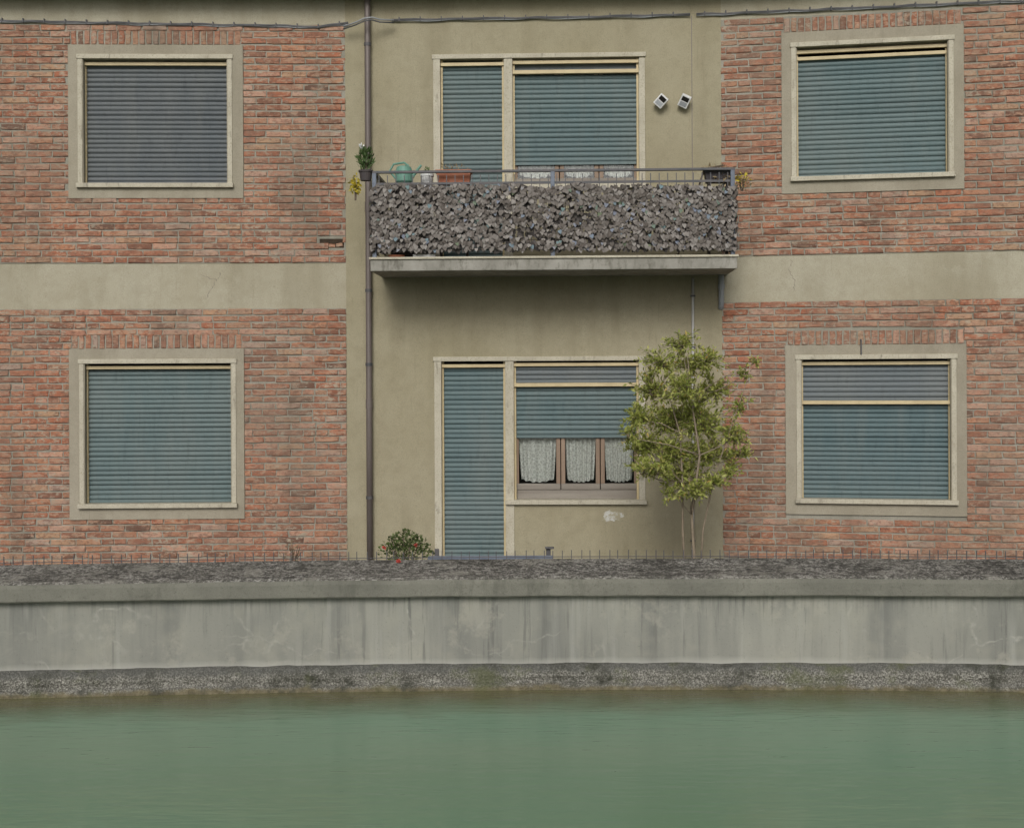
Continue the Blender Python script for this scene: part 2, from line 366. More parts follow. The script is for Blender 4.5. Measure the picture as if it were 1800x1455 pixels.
def wallmat():
    k = MT('canal_wall_render', 0.88)
    c = k.mix(k.rng(k.noise(0.8, 4, 0.5), 0.35, 0.68), (0.290, 0.287, 0.250), (0.200, 0.202, 0.180))
    st = k.noise(3.4, 4, 0.6, (1, 1, 0.09)); c = k.mix(k.rng(st, 0.48, 0.72, 0, 0.75), c, (0.145, 0.148, 0.138))
    st2 = k.noise(9, 4, 0.6, (1, 1, 0.06)); c = k.mix(k.rng(st2, 0.54, 0.76, 0, 0.55), c, (0.39, 0.39, 0.355))
    cl = k.noise(5, 4, 0.6); c = k.mix(k.rng(cl, 0.5, 0.72, 0, 0.35), c, (0.34, 0.33, 0.27))
    st3 = k.noise(22, 5, 0.7, (1, 1, 0.045)); c = k.mix(k.mul(k.rng(st3, 0.56, 0.62), k.rng(k.noise(1.1, 3), 0.40, 0.62)), c, (0.155, 0.155, 0.14))
    c = k.mix(k.rng(k.noise(80, 4, 0.75), 0.60, 0.68, 0, 0.6), c, (0.13, 0.13, 0.115))
    c = k.mix(k.rng(k.noise(2.0, 6, 0.75), 0.55, 0.62, 0, 0.4), c, (0.36, 0.345, 0.29))
    # pale limescale along old cracks
    dv = k.n('ShaderNodeVectorMath', operation='ADD'); nz = k.n('ShaderNodeTexNoise'); nz.inputs['Scale'].default_value = 5.0
    k.l(k.pos.outputs['Position'], nz.inputs['Vector'])
    sc = k.n('ShaderNodeVectorMath', operation='SCALE'); sc.inputs['Scale'].default_value = 0.22; k.l(nz.outputs['Color'], sc.inputs[0])
    k.l(k.pos.outputs['Position'], dv.inputs[0]); k.l(sc.outputs[0], dv.inputs[1])
    e = k.voro(1.5, 'DISTANCE_TO_EDGE', (0.8, 1, 1.7), dv.outputs[0])
    cr = k.mul(k.mul(k.rng(e, 0.003, 0.020, 1, 0), k.rng(k.noise(1.6, 3), 0.45, 0.60)), k.rng(k.noise(14, 4, 0.7), 0.40, 0.6))
    c = k.mix(k.mul(cr, 0.5), c, (0.43, 0.42, 0.37))
    zz = k.n('ShaderNodeSeparateXYZ'); k.l(k.pos.outputs['Position'], zz.inputs[0])
    # a tide line of pale scale just above the ledge
    tide = k.mul(k.rng(k.mul(zz.outputs[2], k.mul(k.noise(4, 4), 0.06), 'ADD'), 0.19, 0.24, 1, 0), 0.6)
    c = k.mix(tide, c, (0.43, 0.425, 0.385))
    # fine drip marks under the coping
    dr = k.mul(k.rng(k.noise(40, 3, 0.6, (1, 1, 0.05)), 0.52, 0.66), k.rng(zz.outputs[2], 0.47, 0.64))
    c = k.mix(k.mul(dr, 0.55), c, (0.13, 0.132, 0.12))
    k.col(c).bmp(k.noise(60, 4), 0.25, 0.004).bmp(k.noise(2.5, 4), 0.3, 0.02); return k.m
def ledgemat():
    k = MT('ledge_aggregate', 0.9)
    v = k.voro(75, 'F1'); g = k.noise(90, 3, 0.7)
    c = k.mix(k.rng(g, 0.44, 0.64), (0.10, 0.096, 0.082), (0.37, 0.36, 0.32))
    zz = k.n('ShaderNodeSeparateXYZ'); k.l(k.pos.outputs['Position'], zz.inputs[0])
    hz = k.mul(zz.outputs[2], k.mul(k.noise(6, 5, 0.6), 0.10), 'ADD')
    c = k.mix(k.rng(hz, 0.150, 0.19, 0, 0.7), c, (0.085, 0.086, 0.08))
    c = k.mix(k.rng(k.noise(2.2, 4), 0.5, 0.7, 0, 0.6), c, (0.05, 0.05, 0.042))
    wet = k.rng(hz, 0.06, 0.085, 1, 0)
    c = k.mix(wet, c, k.mix(k.rng(k.noise(20, 4), 0.4, 0.65), (0.115, 0.10, 0.062), (0.19, 0.165, 0.105)))
    c = k.mix(k.mul(k.rng(k.noise(1.6, 6, 0.7), 0.50, 0.60), k.rng(k.noise(12, 5, 0.7), 0.36, 0.58)), c, (0.045, 0.046, 0.034))
    c = k.mix(k.rng(k.noise(3.3, 6, 0.7), 0.56, 0.68, 0, 0.55), c, (0.105, 0.115, 0.05))
    k.col(c).bmp(v, 0.7, 0.012).bmp(k.noise(14, 5), 0.7, 0.03); return k.m
cw = empty('canal_wall', (0.35, 9.6, 0), 'long grey stained concrete canal wall with broad lichened coping above green water', 'wall')
put('wall_face', sweep([(0.0, -0.8), (0.0, 0.70)]), wallmat(), cw)
cop = put('coping', ragged(sweep([(-0.64, 0.10), (-0.64, 0.806), (-0.60, 0.815), (-0.10, 0.783), (0.03, 0.777), (0.068, 0.762), (0.076, 0.735), (0.074, 0.650), (0.066, 0.641), (-0.05, 0.641)]), 0.005, 0.7), copingmat(), cw)
put('ledge', ragged(sweep([(-0.02, 0.172), (0.012, 0.166), (0.035, 0.15), (0.05, 0.12), (0.055, 0.09), (0.05, 0.06), (0.052, 0.045), (0.078, 0.033), (0.09, 0.0), (0.10, -0.06), (0.10, -0.5)]), 0.012, 0.8), ledgemat(), cw)

# ------------------------------------------------------------------ the building
bld = empty('building', (0, 14.0, Z_PATH), 'two-storey brick and beige plaster house with closed roller shutters along the canal', 'building')
ZT = 6.04
LM, CM, RM = LB.mat(), CB.mat(), RB.mat()

# windows: picture positions of the outside of the stone frame
WIN = {}
def win(key, bay, X0, X1, Y0, Y1):
    Xm = (X0 + X1) / 2; Ym = (Y0 + Y1) / 2
    WIN[key] = (bay, bay.u(X0, Ym), bay.u(X1, Ym), bay.z(Xm, Y1), bay.z(Xm, Y0))
win('UL', LB, 138, 409, 97, 331)
win('LL', LB, 141, 416, 631, 892)
win('UR', RB, 1391, 1676, 70, 316)
win('LR', RB, 1400, 1681, 623, 885)
win('UCD', CB, 762, 902, 96, 470)
win('UCW', CB, 888, 1134, 96, 332)
win('LCD', CB, 764, 904, 627, 1020)
win('LCW', CB, 890, 1134, 627, 886)
b_, u0, u1, z0, z1 = WIN['UCD']; UCD = (b_, u0, u1, 3.33, z1); WIN['UCD'] = UCD
b_, u0, u1, z0, z1 = WIN['LCD']; WIN['LCD'] = (b_, u0, u1, Z_PATH + 0.02, z1)

def hole(key, inset=0.055, bottom=0.04):
    _, a, b, c, d = WIN[key]; return (a + inset, c + bottom, b - inset, d - 0.03)

# plaster skins
zb = -0.2
UX0, UX1 = LB.u(-260), RB.u(2060)
def crect(k1, k2):
    return hole(k1), hole(k2)
LB_holes = [hole('UL'), hole('LL')]
put('wall', panel((UX0, zb, LL, ZT), LB_holes), M_plaster, bld, LM)['label'] = 'left bay wall of beige plaster behind the brick panels'
RB_holes = [hole('UR'), hole('LR')]
put('wall', panel((0, zb, UX1, ZT), RB_holes), M_plaster, bld, RM)['label'] = 'right bay wall of beige plaster behind the brick panels'
CB_holes = [hole('UCD', 0.055, -0.01), hole('UCW'), hole('LCD', 0.055, -0.01), hole('LCW')]
put('wall', panel((0, zb, CL, ZT), CB_holes), M_plasterC, bld, CM)['label'] = 'smooth olive beige plaster wall of the middle bay'
put('wall_strip', MB().fbox(0.001, RB.u(1270) - 0.001, 0.0005, 0.003, zb, ZT - 0.01), M_plasterC, bld, RM)
put('wall_strip', MB().fbox(LB.u(609) + 0.001, LL - 0.001, 0.0005, 0.003, zb, ZT - 0.01), M_plasterC, bld, LM)
# eave
for bay, a, b, M in ((LB, UX0, LL + 0.02, LM), (CB, 0, CL, CM), (RB, 0.0, UX1, RM)):
    put('eave', MB().fbox(a, b, -0.3, 0.30, ZT, ZT + 0.18), M_surround, bld, M)

# brick panels ------------------------------------------------------
PITCH, BL, JT = 0.0682, 0.246, 0.0095
stock = []
for k in range(7):
    mb = MB(); c = 0.006; L, H, D = BL / 2, (PITCH - JT) / 2, 0.03
    ring = []
    for (yy, ins) in ((D, 0), (-0.008, 0), (-0.016, c)):
        pts = []
        for sx, sz in ((-1, -1), (-0.33, -1), (0.4, -1), (1, -1), (1, 0.1), (1, 1), (0.35, 1), (-0.4, 1), (-1, 1), (-1, -0.2)):
            j = 0.0042 if yy < 0 else 0
            i = ins + (R.random() < 0.2 and yy < 0) * R.uniform(0.0, 0.010)
            pts.append((sx * (L - (i if abs(sx) == 1 else 0)) + R.uniform(-j, j), yy + R.uniform(-j, j) * 0.5, sz * (H - (i if abs(sz) == 1 else 0)) + R.uniform(-j, j) * 0.7))
        ring.append(pts)
    b0 = 0
    for pts in ring: mb.v += pts
    n = 10
    for a in range(2):
        for q in range(n):
            q2 = (q + 1) % n; mb.f.append([a * n + q, a * n + q2, (a + 1) * n + q2, (a + 1) * n + q])
    mb.f.append([2 * n + q for q in range(n)])
    stock.append((mb, mb.mesh('brick')))
for _, m in stock: m.materials.append(M_brick)

ALL = []                                      # (bay, M, u, z, length scale, vertical?)
def brick_panel(bay, M, rect, keep, soldiers, phase, skip=()):
    u0, z0, u1, z1 = rect
    rows = max(1, round((z1 - z0) / PITCH)); p = (z1 - z0) / rows
    for r in range(rows):
        zc = z0 + (r + 0.5) * p
        ivs = [(u0, u1)]
        for k in keep + soldiers:
            if k[1] < zc + 0.012 and k[3] > zc - 0.012:
                nv = []
                for a, b in ivs:
                    if k[2] <= a or k[0] >= b: nv.append((a, b)); continue
                    if k[0] > a: nv.append((a, k[0]))
                    if k[2] < b: nv.append((k[2], b))
                ivs = nv
        off = phase + (0.5 if r % 2 else 0.0) * (BL + JT) + R.uniform(-0.02, 0.02)
        for a, b in ivs:
            x = a - ((a - off) % (BL + JT))
            while x < b:
                s, e = max(x, a), min(x + BL, b)
                if e - s > 0.03 and not any(h[0] < (s + e) / 2 < h[2] and h[1] < zc < h[3] for h in skip):
                    ln = e - s
                    if ln > 0.2 and R.random() < 0.07:      # a pair of headers now and then
                        m = (s + e) / 2
                        ALL.append((bay, M, (s + m - JT / 2) / 2, zc, (m - JT / 2 - s) / BL, 0)); ALL.append((bay, M, (e + m + JT / 2) / 2, zc, (e - m - JT / 2) / BL, 0))
                    else: ALL.append((bay, M, (s + e) / 2, zc, ln / BL, 0))
                x += BL + JT
    for su0, sz0, su1, sz1 in soldiers:
        n = round((su1 - su0) / PITCH); q = (su1 - su0) / n
        for i in range(n): ALL.append((bay, M, su0 + (i + 0.5) * q, (sz0 + sz1) / 2, (sz1 - sz0 - JT) / BL, 1))

def surround(key, X0, X1, Y0, Y1):
    bay = WIN[key][0]; Xm, Ym = (X0 + X1) / 2, (Y0 + Y1) / 2
    return (bay.u(X0, Ym), bay.z(Xm, Y1), bay.u(X1, Ym), bay.z(Xm, Y0))
SUR = {'UL': surround('UL', 121, 428, 80, 349), 'LL': surround('LL', 123, 430, 613, 912), 'UR': surround('UR', 1374, 1694, 51, 337), 'LR': surround('LR', 1381, 1699, 606, 905)}
def soldier(key, h=0.148): s = SUR[key]; return (s[0] + 0.02, s[3], s[2] - 0.02, s[3] + h)
panels = []
zl_up = (LB.z(300, 463), LB.z(300, 44)); zl_lo = (zb + 0.2, LB.z(300, 543))
zr_up = (RB.z(1530, 446), RB.z(1530, 22)); zr_lo = (zb + 0.2, RB.z(1530, 528))
uL1 = LB.u(609); uR0 = RB.u(1270)
bh = (LB.u(563), LB.z(585, 436), LB.u(606), LB.z(585, 420))
panels.append((LB, LM, (UX0, zl_up[0], uL1, zl_up[1]), 'UL', 0.03, [bh]))
panels.append((LB, LM, (UX0, zl_lo[0], uL1, zl_lo[1]), 'LL', 0.11, []))
panels.append((RB, RM, (uR0, zr_up[0], UX1, zr_up[1]), 'UR', 0.07, []))
panels.append((RB, RM, (uR0, zr_lo[0], UX1, zr_lo[1]), 'LR', 0.17, []))
for bay, M, rect, key, ph, sk in panels:
    s = SUR[key]; hs_ = [s] + sk
    put('mortar_bed', panel(rect, hs_, 0.006, 0.004 if not sk else 0.0055), M_mortar, bld, M)
    brick_panel(bay, M, rect, [s], [soldier(key)], ph, sk)
    # raised plaster border round the window
    put('window_surround', panel(s, [hole(key)], 0.026, 0.022), M_surround, bld, M)
    o = MB()
    u0, z0, u1, z1 = s
    for q in ([(u0, -0.026, z0), (u0, -0.026, z1), (u0, 0.0, z1), (u0, 0.0, z0)], [(u1, -0.026, z1), (u1, -0.026, z0), (u1, 0, z0), (u1, 0, z1)],
              [(u0, -0.026, z1), (u1, -0.026, z1), (u1, 0, z1), (u0, 0, z1)], [(u0, 0, z0), (u1, 0, z0), (u1, -0.026, z0), (u0, -0.026, z0)]): o.poly(q)
    put('surround_edge', o, M_surround, bld, M)
# the knocked-out bricks at the end of the left panel
hb = MB(); hb.fbox(bh[0] - 0.02, bh[2] + 0.02, 0.0002, 0.0012, bh[1] - 0.02, bh[3] + 0.02)
put('brick_hole', hb, M_soil, bld, LM)
for i in range(3):
    mm = stock[i][1]; q = LM @ Matrix.Translation((bh[0] + 0.05 + 0.075 * i, 0.004, bh[1] + 0.018 + 0.006 * i)) @ Matrix.Rotation(0.25 - 0.2 * i, 4, 'Y') @ Matrix.Diagonal((0.28, 1, 0.6, 1))
    put('broken_brick', mm, None, bld, q)

base = put('brickwork', MB(), None, bld) if False else None
def facing_area(b):
    bay, M, u, z, ls, vert = b; p = bay.W(u, 0, z)
    x = p.x / p.y * F + CX; y = CY - (z - EYE) / p.y * F
    vis = -10 < x < 1810 and -5 < y < 985
    return (ls * BL / p.y ** 2) if vis else 0
order = sorted(range(len(ALL)), key=lambda i: -facing_area(ALL[i]))
single = set(order[:300])
many = MB()
for i, (bay, M, u, z, ls, vert) in enumerate(ALL):
    if facing_area(ALL[i]) == 0 and abs(bay.W(u, 0, z).x) > 6.5: continue
    k = R.randrange(len(stock)); push = R.uniform(-0.005, 0.004)
    Q = M @ Matrix.Translation((u, -push - 0.001, z + R.uniform(-0.003, 0.003)))
    Q = Q @ Matrix.Rotation(R.uniform(-0.010, 0.010) + (math.pi / 2 if vert else 0), 4, 'Y')
    if R.random() < 0.5: Q = Q @ Matrix.Rotation(math.pi, 4, 'Y')
    Q = Q @ Matrix.Diagonal((ls, 1, R.uniform(0.90, 1.08), 1))
    if i in single: put('brick', stock[k][1], None, bld, Q)
    else:
        b = len(many.v); many.v += [tuple(Q @ Vector(p)) for p in stock[k][0].v]; many.f += [[b + j for j in f] for f in stock[k][0].f]
put('brickwork', many, M_brickI, bld, kind='stuff')

# stone frames, shutters ---------------------------------------------
def slat_mesh(L, pitch):
    mb = MB(); h = pitch; prof = [(0.004, -h / 2), (-0.001, -h / 2 + 0.005), (-0.008, -h * 0.30), (-0.0105, -h * 0.02), (-0.009, h * 0.25), (-0.003, h / 2 - 0.007), (0.004, h / 2 - 0.003), (0.004, h / 2)]
    n = len(prof)
    for x in (0, L):
        for y, z in prof: mb.v.append((x, y, z))
    for j in range(n - 1): mb.f.append([j, n + j, n + j + 1, j + 1])
    return mb
def shutter(key, M, u0, u1, z0, z1, n, mat, label=None):
    """A roller shutter curtain: a bottom bar with one slat above another."""
    bar = put('roller_shutter', MB().fbox(u0, u1, n - 0.004, n + 0.014, z0, z0 + 0.03), mat, bld, M, 0.003)
    if label: bar['label'] = label
    h = z1 - z0 - 0.03; k = round(h / 0.0486); p = h / k; me = slat_mesh(u1 - u0, p); me.name = 'slat'; mo = me.mesh('slat') if isinstance(me, MB) else me
    mo.materials.append(mat); mo.polygons.foreach_set('use_smooth', [True] * len(mo.polygons))
    for i in range(k):
        put('slat', mo, None, bar, M @ Matrix.Translation((u0, -n + R.uniform(-0.003, 0.003), z0 + R.uniform(-0.0012, 0.0012) + 0.03 + (i + 0.5) * p)) @ Matrix.Rotation(R.uniform(-0.0018, 0.0018), 4, 'Y') @ Matrix.Rotation(R.uniform(-0.05, 0.05), 4, 'X'))
    return bar
MATS = {id(LB): LM, id(CB): CM, id(RB): RM}
def frame(key, lint=True, sill=True, jl=0.046, jr=0.046, left=True, right=True, lintel_span=None, back=None):
    """The dark window behind the shutter with its stone jambs, lintel and sill."""
    bay, u0, u1, z0, z1 = WIN[key]; M = MATS[id(bay)]; n1 = 0.036 if key in SUR else 0.012
    zs = z0 + (0.045 if sill else 0)
    if back == 'room':
        mb = MB().fbox(u0 - 0.02, u1 + 0.02, -0.9, -0.16, zs - 0.1, z1); mb.f = [f for i, f in enumerate(mb.f) if i != 2]
    else: mb = MB().fbox(u0 + 0.03, u1 - 0.03 + (0.06 if not right else 0), -0.16, -0.14, zs - 0.02, z1 - 0.02)
    fr = put('window' if sill else 'balcony_door' if z0 > 2 else 'door', mb, M_dark, bld, M)
    if left: put('jamb', MB().fbox(u0, u0 + jl, -0.13, n1, zs, z1 - 0.046), M_stone, fr, M, 0.003)
    if right: put('jamb', MB().fbox(u1 - jr, u1, -0.13, n1, zs, z1 - 0.046), M_stone, fr, M, 0.003)
    if lint:
        a, b = lintel_span or (u0, u1)
        put('lintel', MB().fbox(a - 0.01, b + 0.01, -0.13, n1 + 0.008, z1 - 0.046, z1), M_stone, fr, M, 0.004)
    if sill: put('sill', MB().fbox(u0 - 0.012, u1 + 0.012, -0.13, n1 + 0.035, z0, z0 + 0.045), M_stone, fr, M, 0.004)
    return fr
def bars(fr, M, u0, u1, z, n, h=0.034, d=0.03): put('header_bar', MB().fbox(u0, u1, n, n + d, z - h, z), M_ochre, fr, M, 0.003)
def guides(fr, M, u0, u1, z0, z1, n=-0.075):
    put('guide_rail', MB().fbox(u0, u0 + 0.022, n - 0.02, n + 0.028, z0, z1), M_ochre, fr, M, 0.002)
    put('guide_rail', MB().fbox(u1 - 0.022, u1, n - 0.02, n + 0.028, z0, z1), M_ochre, fr, M, 0.002)
def window_full(key, mat, bar_y=None, double=False, label=None):
    bay, u0, u1, z0, z1 = WIN[key]; M = MATS[id(bay)]
    fr = frame(key); a, b = u0 + 0.046, u1 - 0.046; zs = z0 + 0.045; zt = z1 - 0.046
    guides(fr, M, a, b, zs, zt)
    bars(fr, M, a, b, zt - 0.022, -0.05)
    if double: bars(fr, M, a, b, zt - 0.085, -0.065)
    top = zt - 0.056 - (0.055 if double else 0)
    if bar_y:
        zbar = bay.z(bar_y[0], bar_y[1])
        bars(fr, M, a, b, zbar + 0.016, -0.062, 0.036, 0.045)
        shutter(key, M, a + 0.022, b - 0.022, zs + 0.002, zbar - 0.018, -0.085, mat, label)
        sh = shutter(key, M, a + 0.022, b - 0.022, zbar + 0.017, top + 0.03, -0.072, M_greysl, 'upper part of the shutter in paler grey slats')
    else: shutter(key, M, a + 0.022, b - 0.022, zs + 0.002, top + 0.03, -0.082, mat, label)
window_full('UL', M_slate, label='slate grey shutter')
window_full('LL', M_teal_b)
window_full('UR', M_teal, None, True)
window_full('LR', M_teal_c, (1540, 707))

# middle bay, both floors: a shuttered door with a window beside it
def door_window(kd, kw, ybar, ybot, panes_y, lab):
    bay, du0, du1, dz0, dz1 = WIN[kd]; _, wu0, wu1, wz0, wz1 = WIN[kw]; M = CM
    fd = frame(kd, True, False, 0.072, 0.0, True, False, (du0, wu1))
    a = du0 + 0.072; bpost = bay.u(888); cpost = bay.u(903)
    put('mullion', MB().fbox(bpost, cpost, -0.12, 0.008, dz0, dz1 - 0.046), M_stone, fd, M, 0.003)
    zt = dz1 - 0.046
    guides(fd, M, a, bpost, dz0, zt); bars(fd, M, a, bpost, zt - 0.03, -0.055)
    shutter(kd, M, a + 0.022, bpost - 0.022, dz0 + 0.01, zt - 0.055, -0.082, M_teal, 'shutter of the ' + lab + ' floor door')
    fw = frame(kw, False, True, 0.0, 0.062, False, True, None, 'room')
    b = wu1 - 0.062; zs = wz0 + 0.045
    guides(fw, M, cpost, b, zs, zt); bars(fw, M, cpost, b, zt - 0.02, -0.05)
    zbar = bay.z(1010, ybar); zbt = bay.z(1010, ybot)
    bars(fw, M, cpost, b, zbar + 0.018, -0.06, 0.038, 0.045)
    shutter(kw, M, cpost + 0.022, b - 0.022, zbt, zbar - 0.02, -0.084, M_teal, 'half raised shutter of the ' + lab + ' floor window')
    if zt - zbar > 0.16: shutter(kw, M, cpost + 0.022, b - 0.022, zbar + 0.02, zt - 0.05, -0.072, M_greysl, 'paler top part of the shutter')
    else: put('fascia', MB().fbox(cpost, b, -0.11, -0.09, zbar, zt), M_greysl, fw, M)
    # room, casements, curtains
    zr = bay.z(1010, panes_y)                    # top of the casements' bottom rail
    cas = put('casement', MB().fbox(cpost, b, -0.135, -0.105, zs, zr - 0.062), M_greywood, bld, M, 0.004)
    mids = [cpost, bay.u(985), bay.u(1055), b]
    for i in range(3):
        s, e = mids[i] + 0.004, mids[i + 1] - 0.004
        put('bottom_rail', MB().fbox(s, e, -0.132, -0.092, zr - 0.06, zr), M_greywood, cas, M, 0.004)
        put('stile', MB().fbox(s, s + 0.042, -0.13, -0.095, zr, zt - 0.1), M_wood, cas, M, 0.004)
        put('stile', MB().fbox(e - 0.042, e, -0.13, -0.095, zr, zt - 0.1), M_wood, cas, M, 0.004)
        put('pane', MB().fbox(s + 0.04, e - 0.04, -0.118, -0.114, zr, zt - 0.1), M_glass, cas, M)
        cu = MB(); nu, nz_ = 44, 16; ca, cb = s + 0.043, e - 0.043
        ztop = zbt + 0.25; zl = zr + 0.012
        for j in range(nz_ + 1):
            t = j / nz_; zz = ztop + (zl - ztop) * t
            sq = 1.0 - 0.13 * max(0, (t - 0.35) / 0.65) ** 1.5
            for q in range(nu + 1):
                f = q / nu; um = (ca + cb) / 2 + (f - 0.5) * (cb - ca) * sq
                zo = zz + (0.03 * (abs(f - 0.5) * 2) ** 2 * t ** 4) + 0.006 * math.sin(f * (31 + 4 * i) + i * 2) * t ** 6
                cu.v.append((um, 0.153 + 0.018 * math.sin(f * (27 + 5 * i) + i * 1.7 + 1.1 * math.sin(f * (7 + i) + i)), zo))
        for j in range(nz_):
            for q in range(nu):
                k0 = j * (nu + 1) + q; cu.f.append([k0, k0 + nu + 1, k0 + nu + 2, k0 + 1])
        put('curtain', cu.mesh('curtain', True), M_lace, cas, M)
def glassmat():
    k = MT('window_glass', 0.03); k.t.nodes.remove(k.b)
    tr = k.n('ShaderNodeBsdfTransparent'); tr.inputs[0].default_value = (0.93, 0.95, 0.94, 1)
    gl = k.n('ShaderNodeBsdfGlossy'); gl.inputs['Roughness'].default_value = 0.03
    fr = k.n('ShaderNodeFresnel'); fr.inputs[0].default_value = 1.5
    mx = k.n('ShaderNodeMixShader'); k.l(k.rng(fr.outputs[0], 0, 1, 0.02, 0.9), mx.inputs[0]); k.l(tr.outputs[0], mx.inputs[1]); k.l(gl.outputs[0], mx.inputs[2])
    k.l(mx.outputs[0], k.t.nodes['Material Output'].inputs[0]); return k.m
M_glass = glassmat()
def lacemat():
    k = MT('lace_curtain', 0.9)
    v = k.voro(30, 'DISTANCE_TO_EDGE'); c = k.mix(k.rng(v, 0.06, 0.16), (0.88, 0.86, 0.82), (0.62, 0.60, 0.57)); k.col(c)
    tr = k.n('ShaderNodeBsdfTranslucent'); k.l(c, tr.inputs[0]); mx = k.n('ShaderNodeMixShader'); mx.inputs[0].default_value = 0.3
    k.l(k.b.outputs[0], mx.inputs[1]); k.l(tr.outputs[0], mx.inputs[2]); k.l(mx.outputs[0], k.t.nodes['Material Output'].inputs[0]); return k.m
M_lace = lacemat()
door_window('UCD', 'UCW', 125, 288, 311, 'upper')
door_window('LCD', 'LCW', 676, 770, 851, 'ground')

# groove where middle and right bay meet, white repair patch, hook above the lower right window
put('wall_joint', MB().fbox(CL - 0.006, CL + 0.004, -0.004, 0.003, CB.z(1219, 440), CB.z(1219, 28)), M_pipe, bld, CM)
pt = MB(); pc = [((0.11 + R.uniform(-0.035, 0.02)) * math.cos(q * 0.2244), (0.062 + R.uniform(-0.022, 0.016)) * math.sin(q * 0.2244) + 0.012 * math.cos(q * 0.2244)) for q in range(28)]
pu, pz = CB.fp(1076, 907); pt.poly([(pu + a, -0.003, pz + b) for a, b in pc])
put('filler_patch', pt, M_patch, bld, CM)

def crack(bay, M, pts, w, n=0.0012):
    mb = MB(); P = []
    for (X0, Y0), (X1, Y1) in zip(pts[:-1], pts[1:]):
        for i in range(6): t = i / 6; P.append(bay.fp(X0 + (X1 - X0) * t + R.uniform(-2, 2), Y0 + (Y1 - Y0) * t + R.uniform(-1, 1)))
    for i, (u, z) in enumerate(P):
        q = w * R.uniform(0.3, 1.0) * (1 if 0 < i < len(P) - 1 else 0.1); mb.v += [(u - q, -n, z), (u + q, -n, z + 0.002)]
    for i in range(len(P) - 1): a = 2 * i; mb.f.append([a, a + 1, a + 3, a + 2])
    put('plaster_crack', mb, M_pipe, bld, M)
crack(LB, LM, [(392, 474), (380, 492), (372, 506), (360, 530)], 0.0035)
crack(LB, LM, [(380, 492), (366, 489), (350, 480)], 0.0025)
crack(RB, RM, [(1392, 458), (1386, 476), (1398, 496), (1394, 515)], 0.003)
# balcony --------------------------------------------------------------
NB = 0.86
bu0, bu1 = CB.u(651, 460, NB), CB.u(1296, 460, NB); sz1, sz0 = CB.z(970, 450, NB), CB.z(970, 474.5, NB)
def slabmat():
    k = MT('slab_concrete', 0.9)
    c = k.mix(k.rng(k.noise(4, 5, 0.65), 0.38, 0.66), (0.235, 0.225, 0.195), (0.335, 0.322, 0.285))
    c = k.mix(k.rng(k.noise(14, 4, 0.7, (1, 1, 0.4)), 0.50, 0.66, 0, 0.75), c, (0.12, 0.112, 0.09))
    k.col(c).bmp(k.noise(70, 3), 0.4, 0.004); return k.m
slab = put('balcony_slab', MB().fbox(bu0, bu1, 0.002, NB, sz0, sz1 - 0.022), slabmat(), bld, CM, 0.006)
put('slab_edge', MB().fbox(bu0 - 0.012, bu1 + 0.012, 0.002, NB + 0.02, sz1 - 0.022, sz1), M_stone, slab, CM, 0.004)
rail = put('balcony_railing', MB().fbox(bu0 + 0.01, bu1 - 0.01, NB - 0.075, NB - 0.035, CB.z(970, 301, NB), CB.z(970, 296.5, NB)), M_iron, bld, CM, 0.004)
zt_r, zm_r, zb_r = CB.z(970, 299, NB), CB.z(970, 319.5, NB), CB.z(970, 430, NB)
for zc, hh in ((zm_r, 0.011), (zb_r, 0.013)):
    put('rail', MB().fbox(bu0 + 0.02, bu1 - 0.02, NB - 0.062, NB - 0.048, zc - hh, zc + hh), M_iron, rail, CM)
    for uu in (bu0 + 0.03, bu1 - 0.03): put('side_rail', MB().fbox(uu - 0.006, uu + 0.006, 0.0, NB - 0.05, zc - hh, zc + hh), M_iron, rail, CM)
for uu in (bu0 + 0.03, bu1 - 0.03):
    put('side_rail', MB().fbox(uu - 0.02, uu + 0.02, 0.0, NB - 0.04, zt_r - 0.012, zt_r + 0.012), M_iron, rail, CM)
for uu in (bu0 + 0.035, (bu0 + bu1) / 2, bu1 - 0.035):
    put('post', MB().fbox(uu - 0.02, uu + 0.02, NB - 0.078, NB - 0.032, sz1, zt_r - 0.01), M_blueiron, rail, CM, 0.003)
bm = MB().box(-0.004, 0.004, -0.004, 0.004, zb_r - 0.01, zt_r - 0.03).mesh('baluster'); bm.materials.append(M_iron)
nb = 42
for i in range(nb):
    put('baluster', bm, None, rail, CM @ Matrix.Translation((bu0 + 0.08 + (bu1 - bu0 - 0.16) * i / (nb - 1), -(NB - 0.055), 0)))
for uu in (bu0 + 0.03, bu1 - 0.03):
    for i in range(9): put('baluster', bm, None, rail, CM @ Matrix.Translation((uu, -(0.05 + 0.083 * i), 0)))

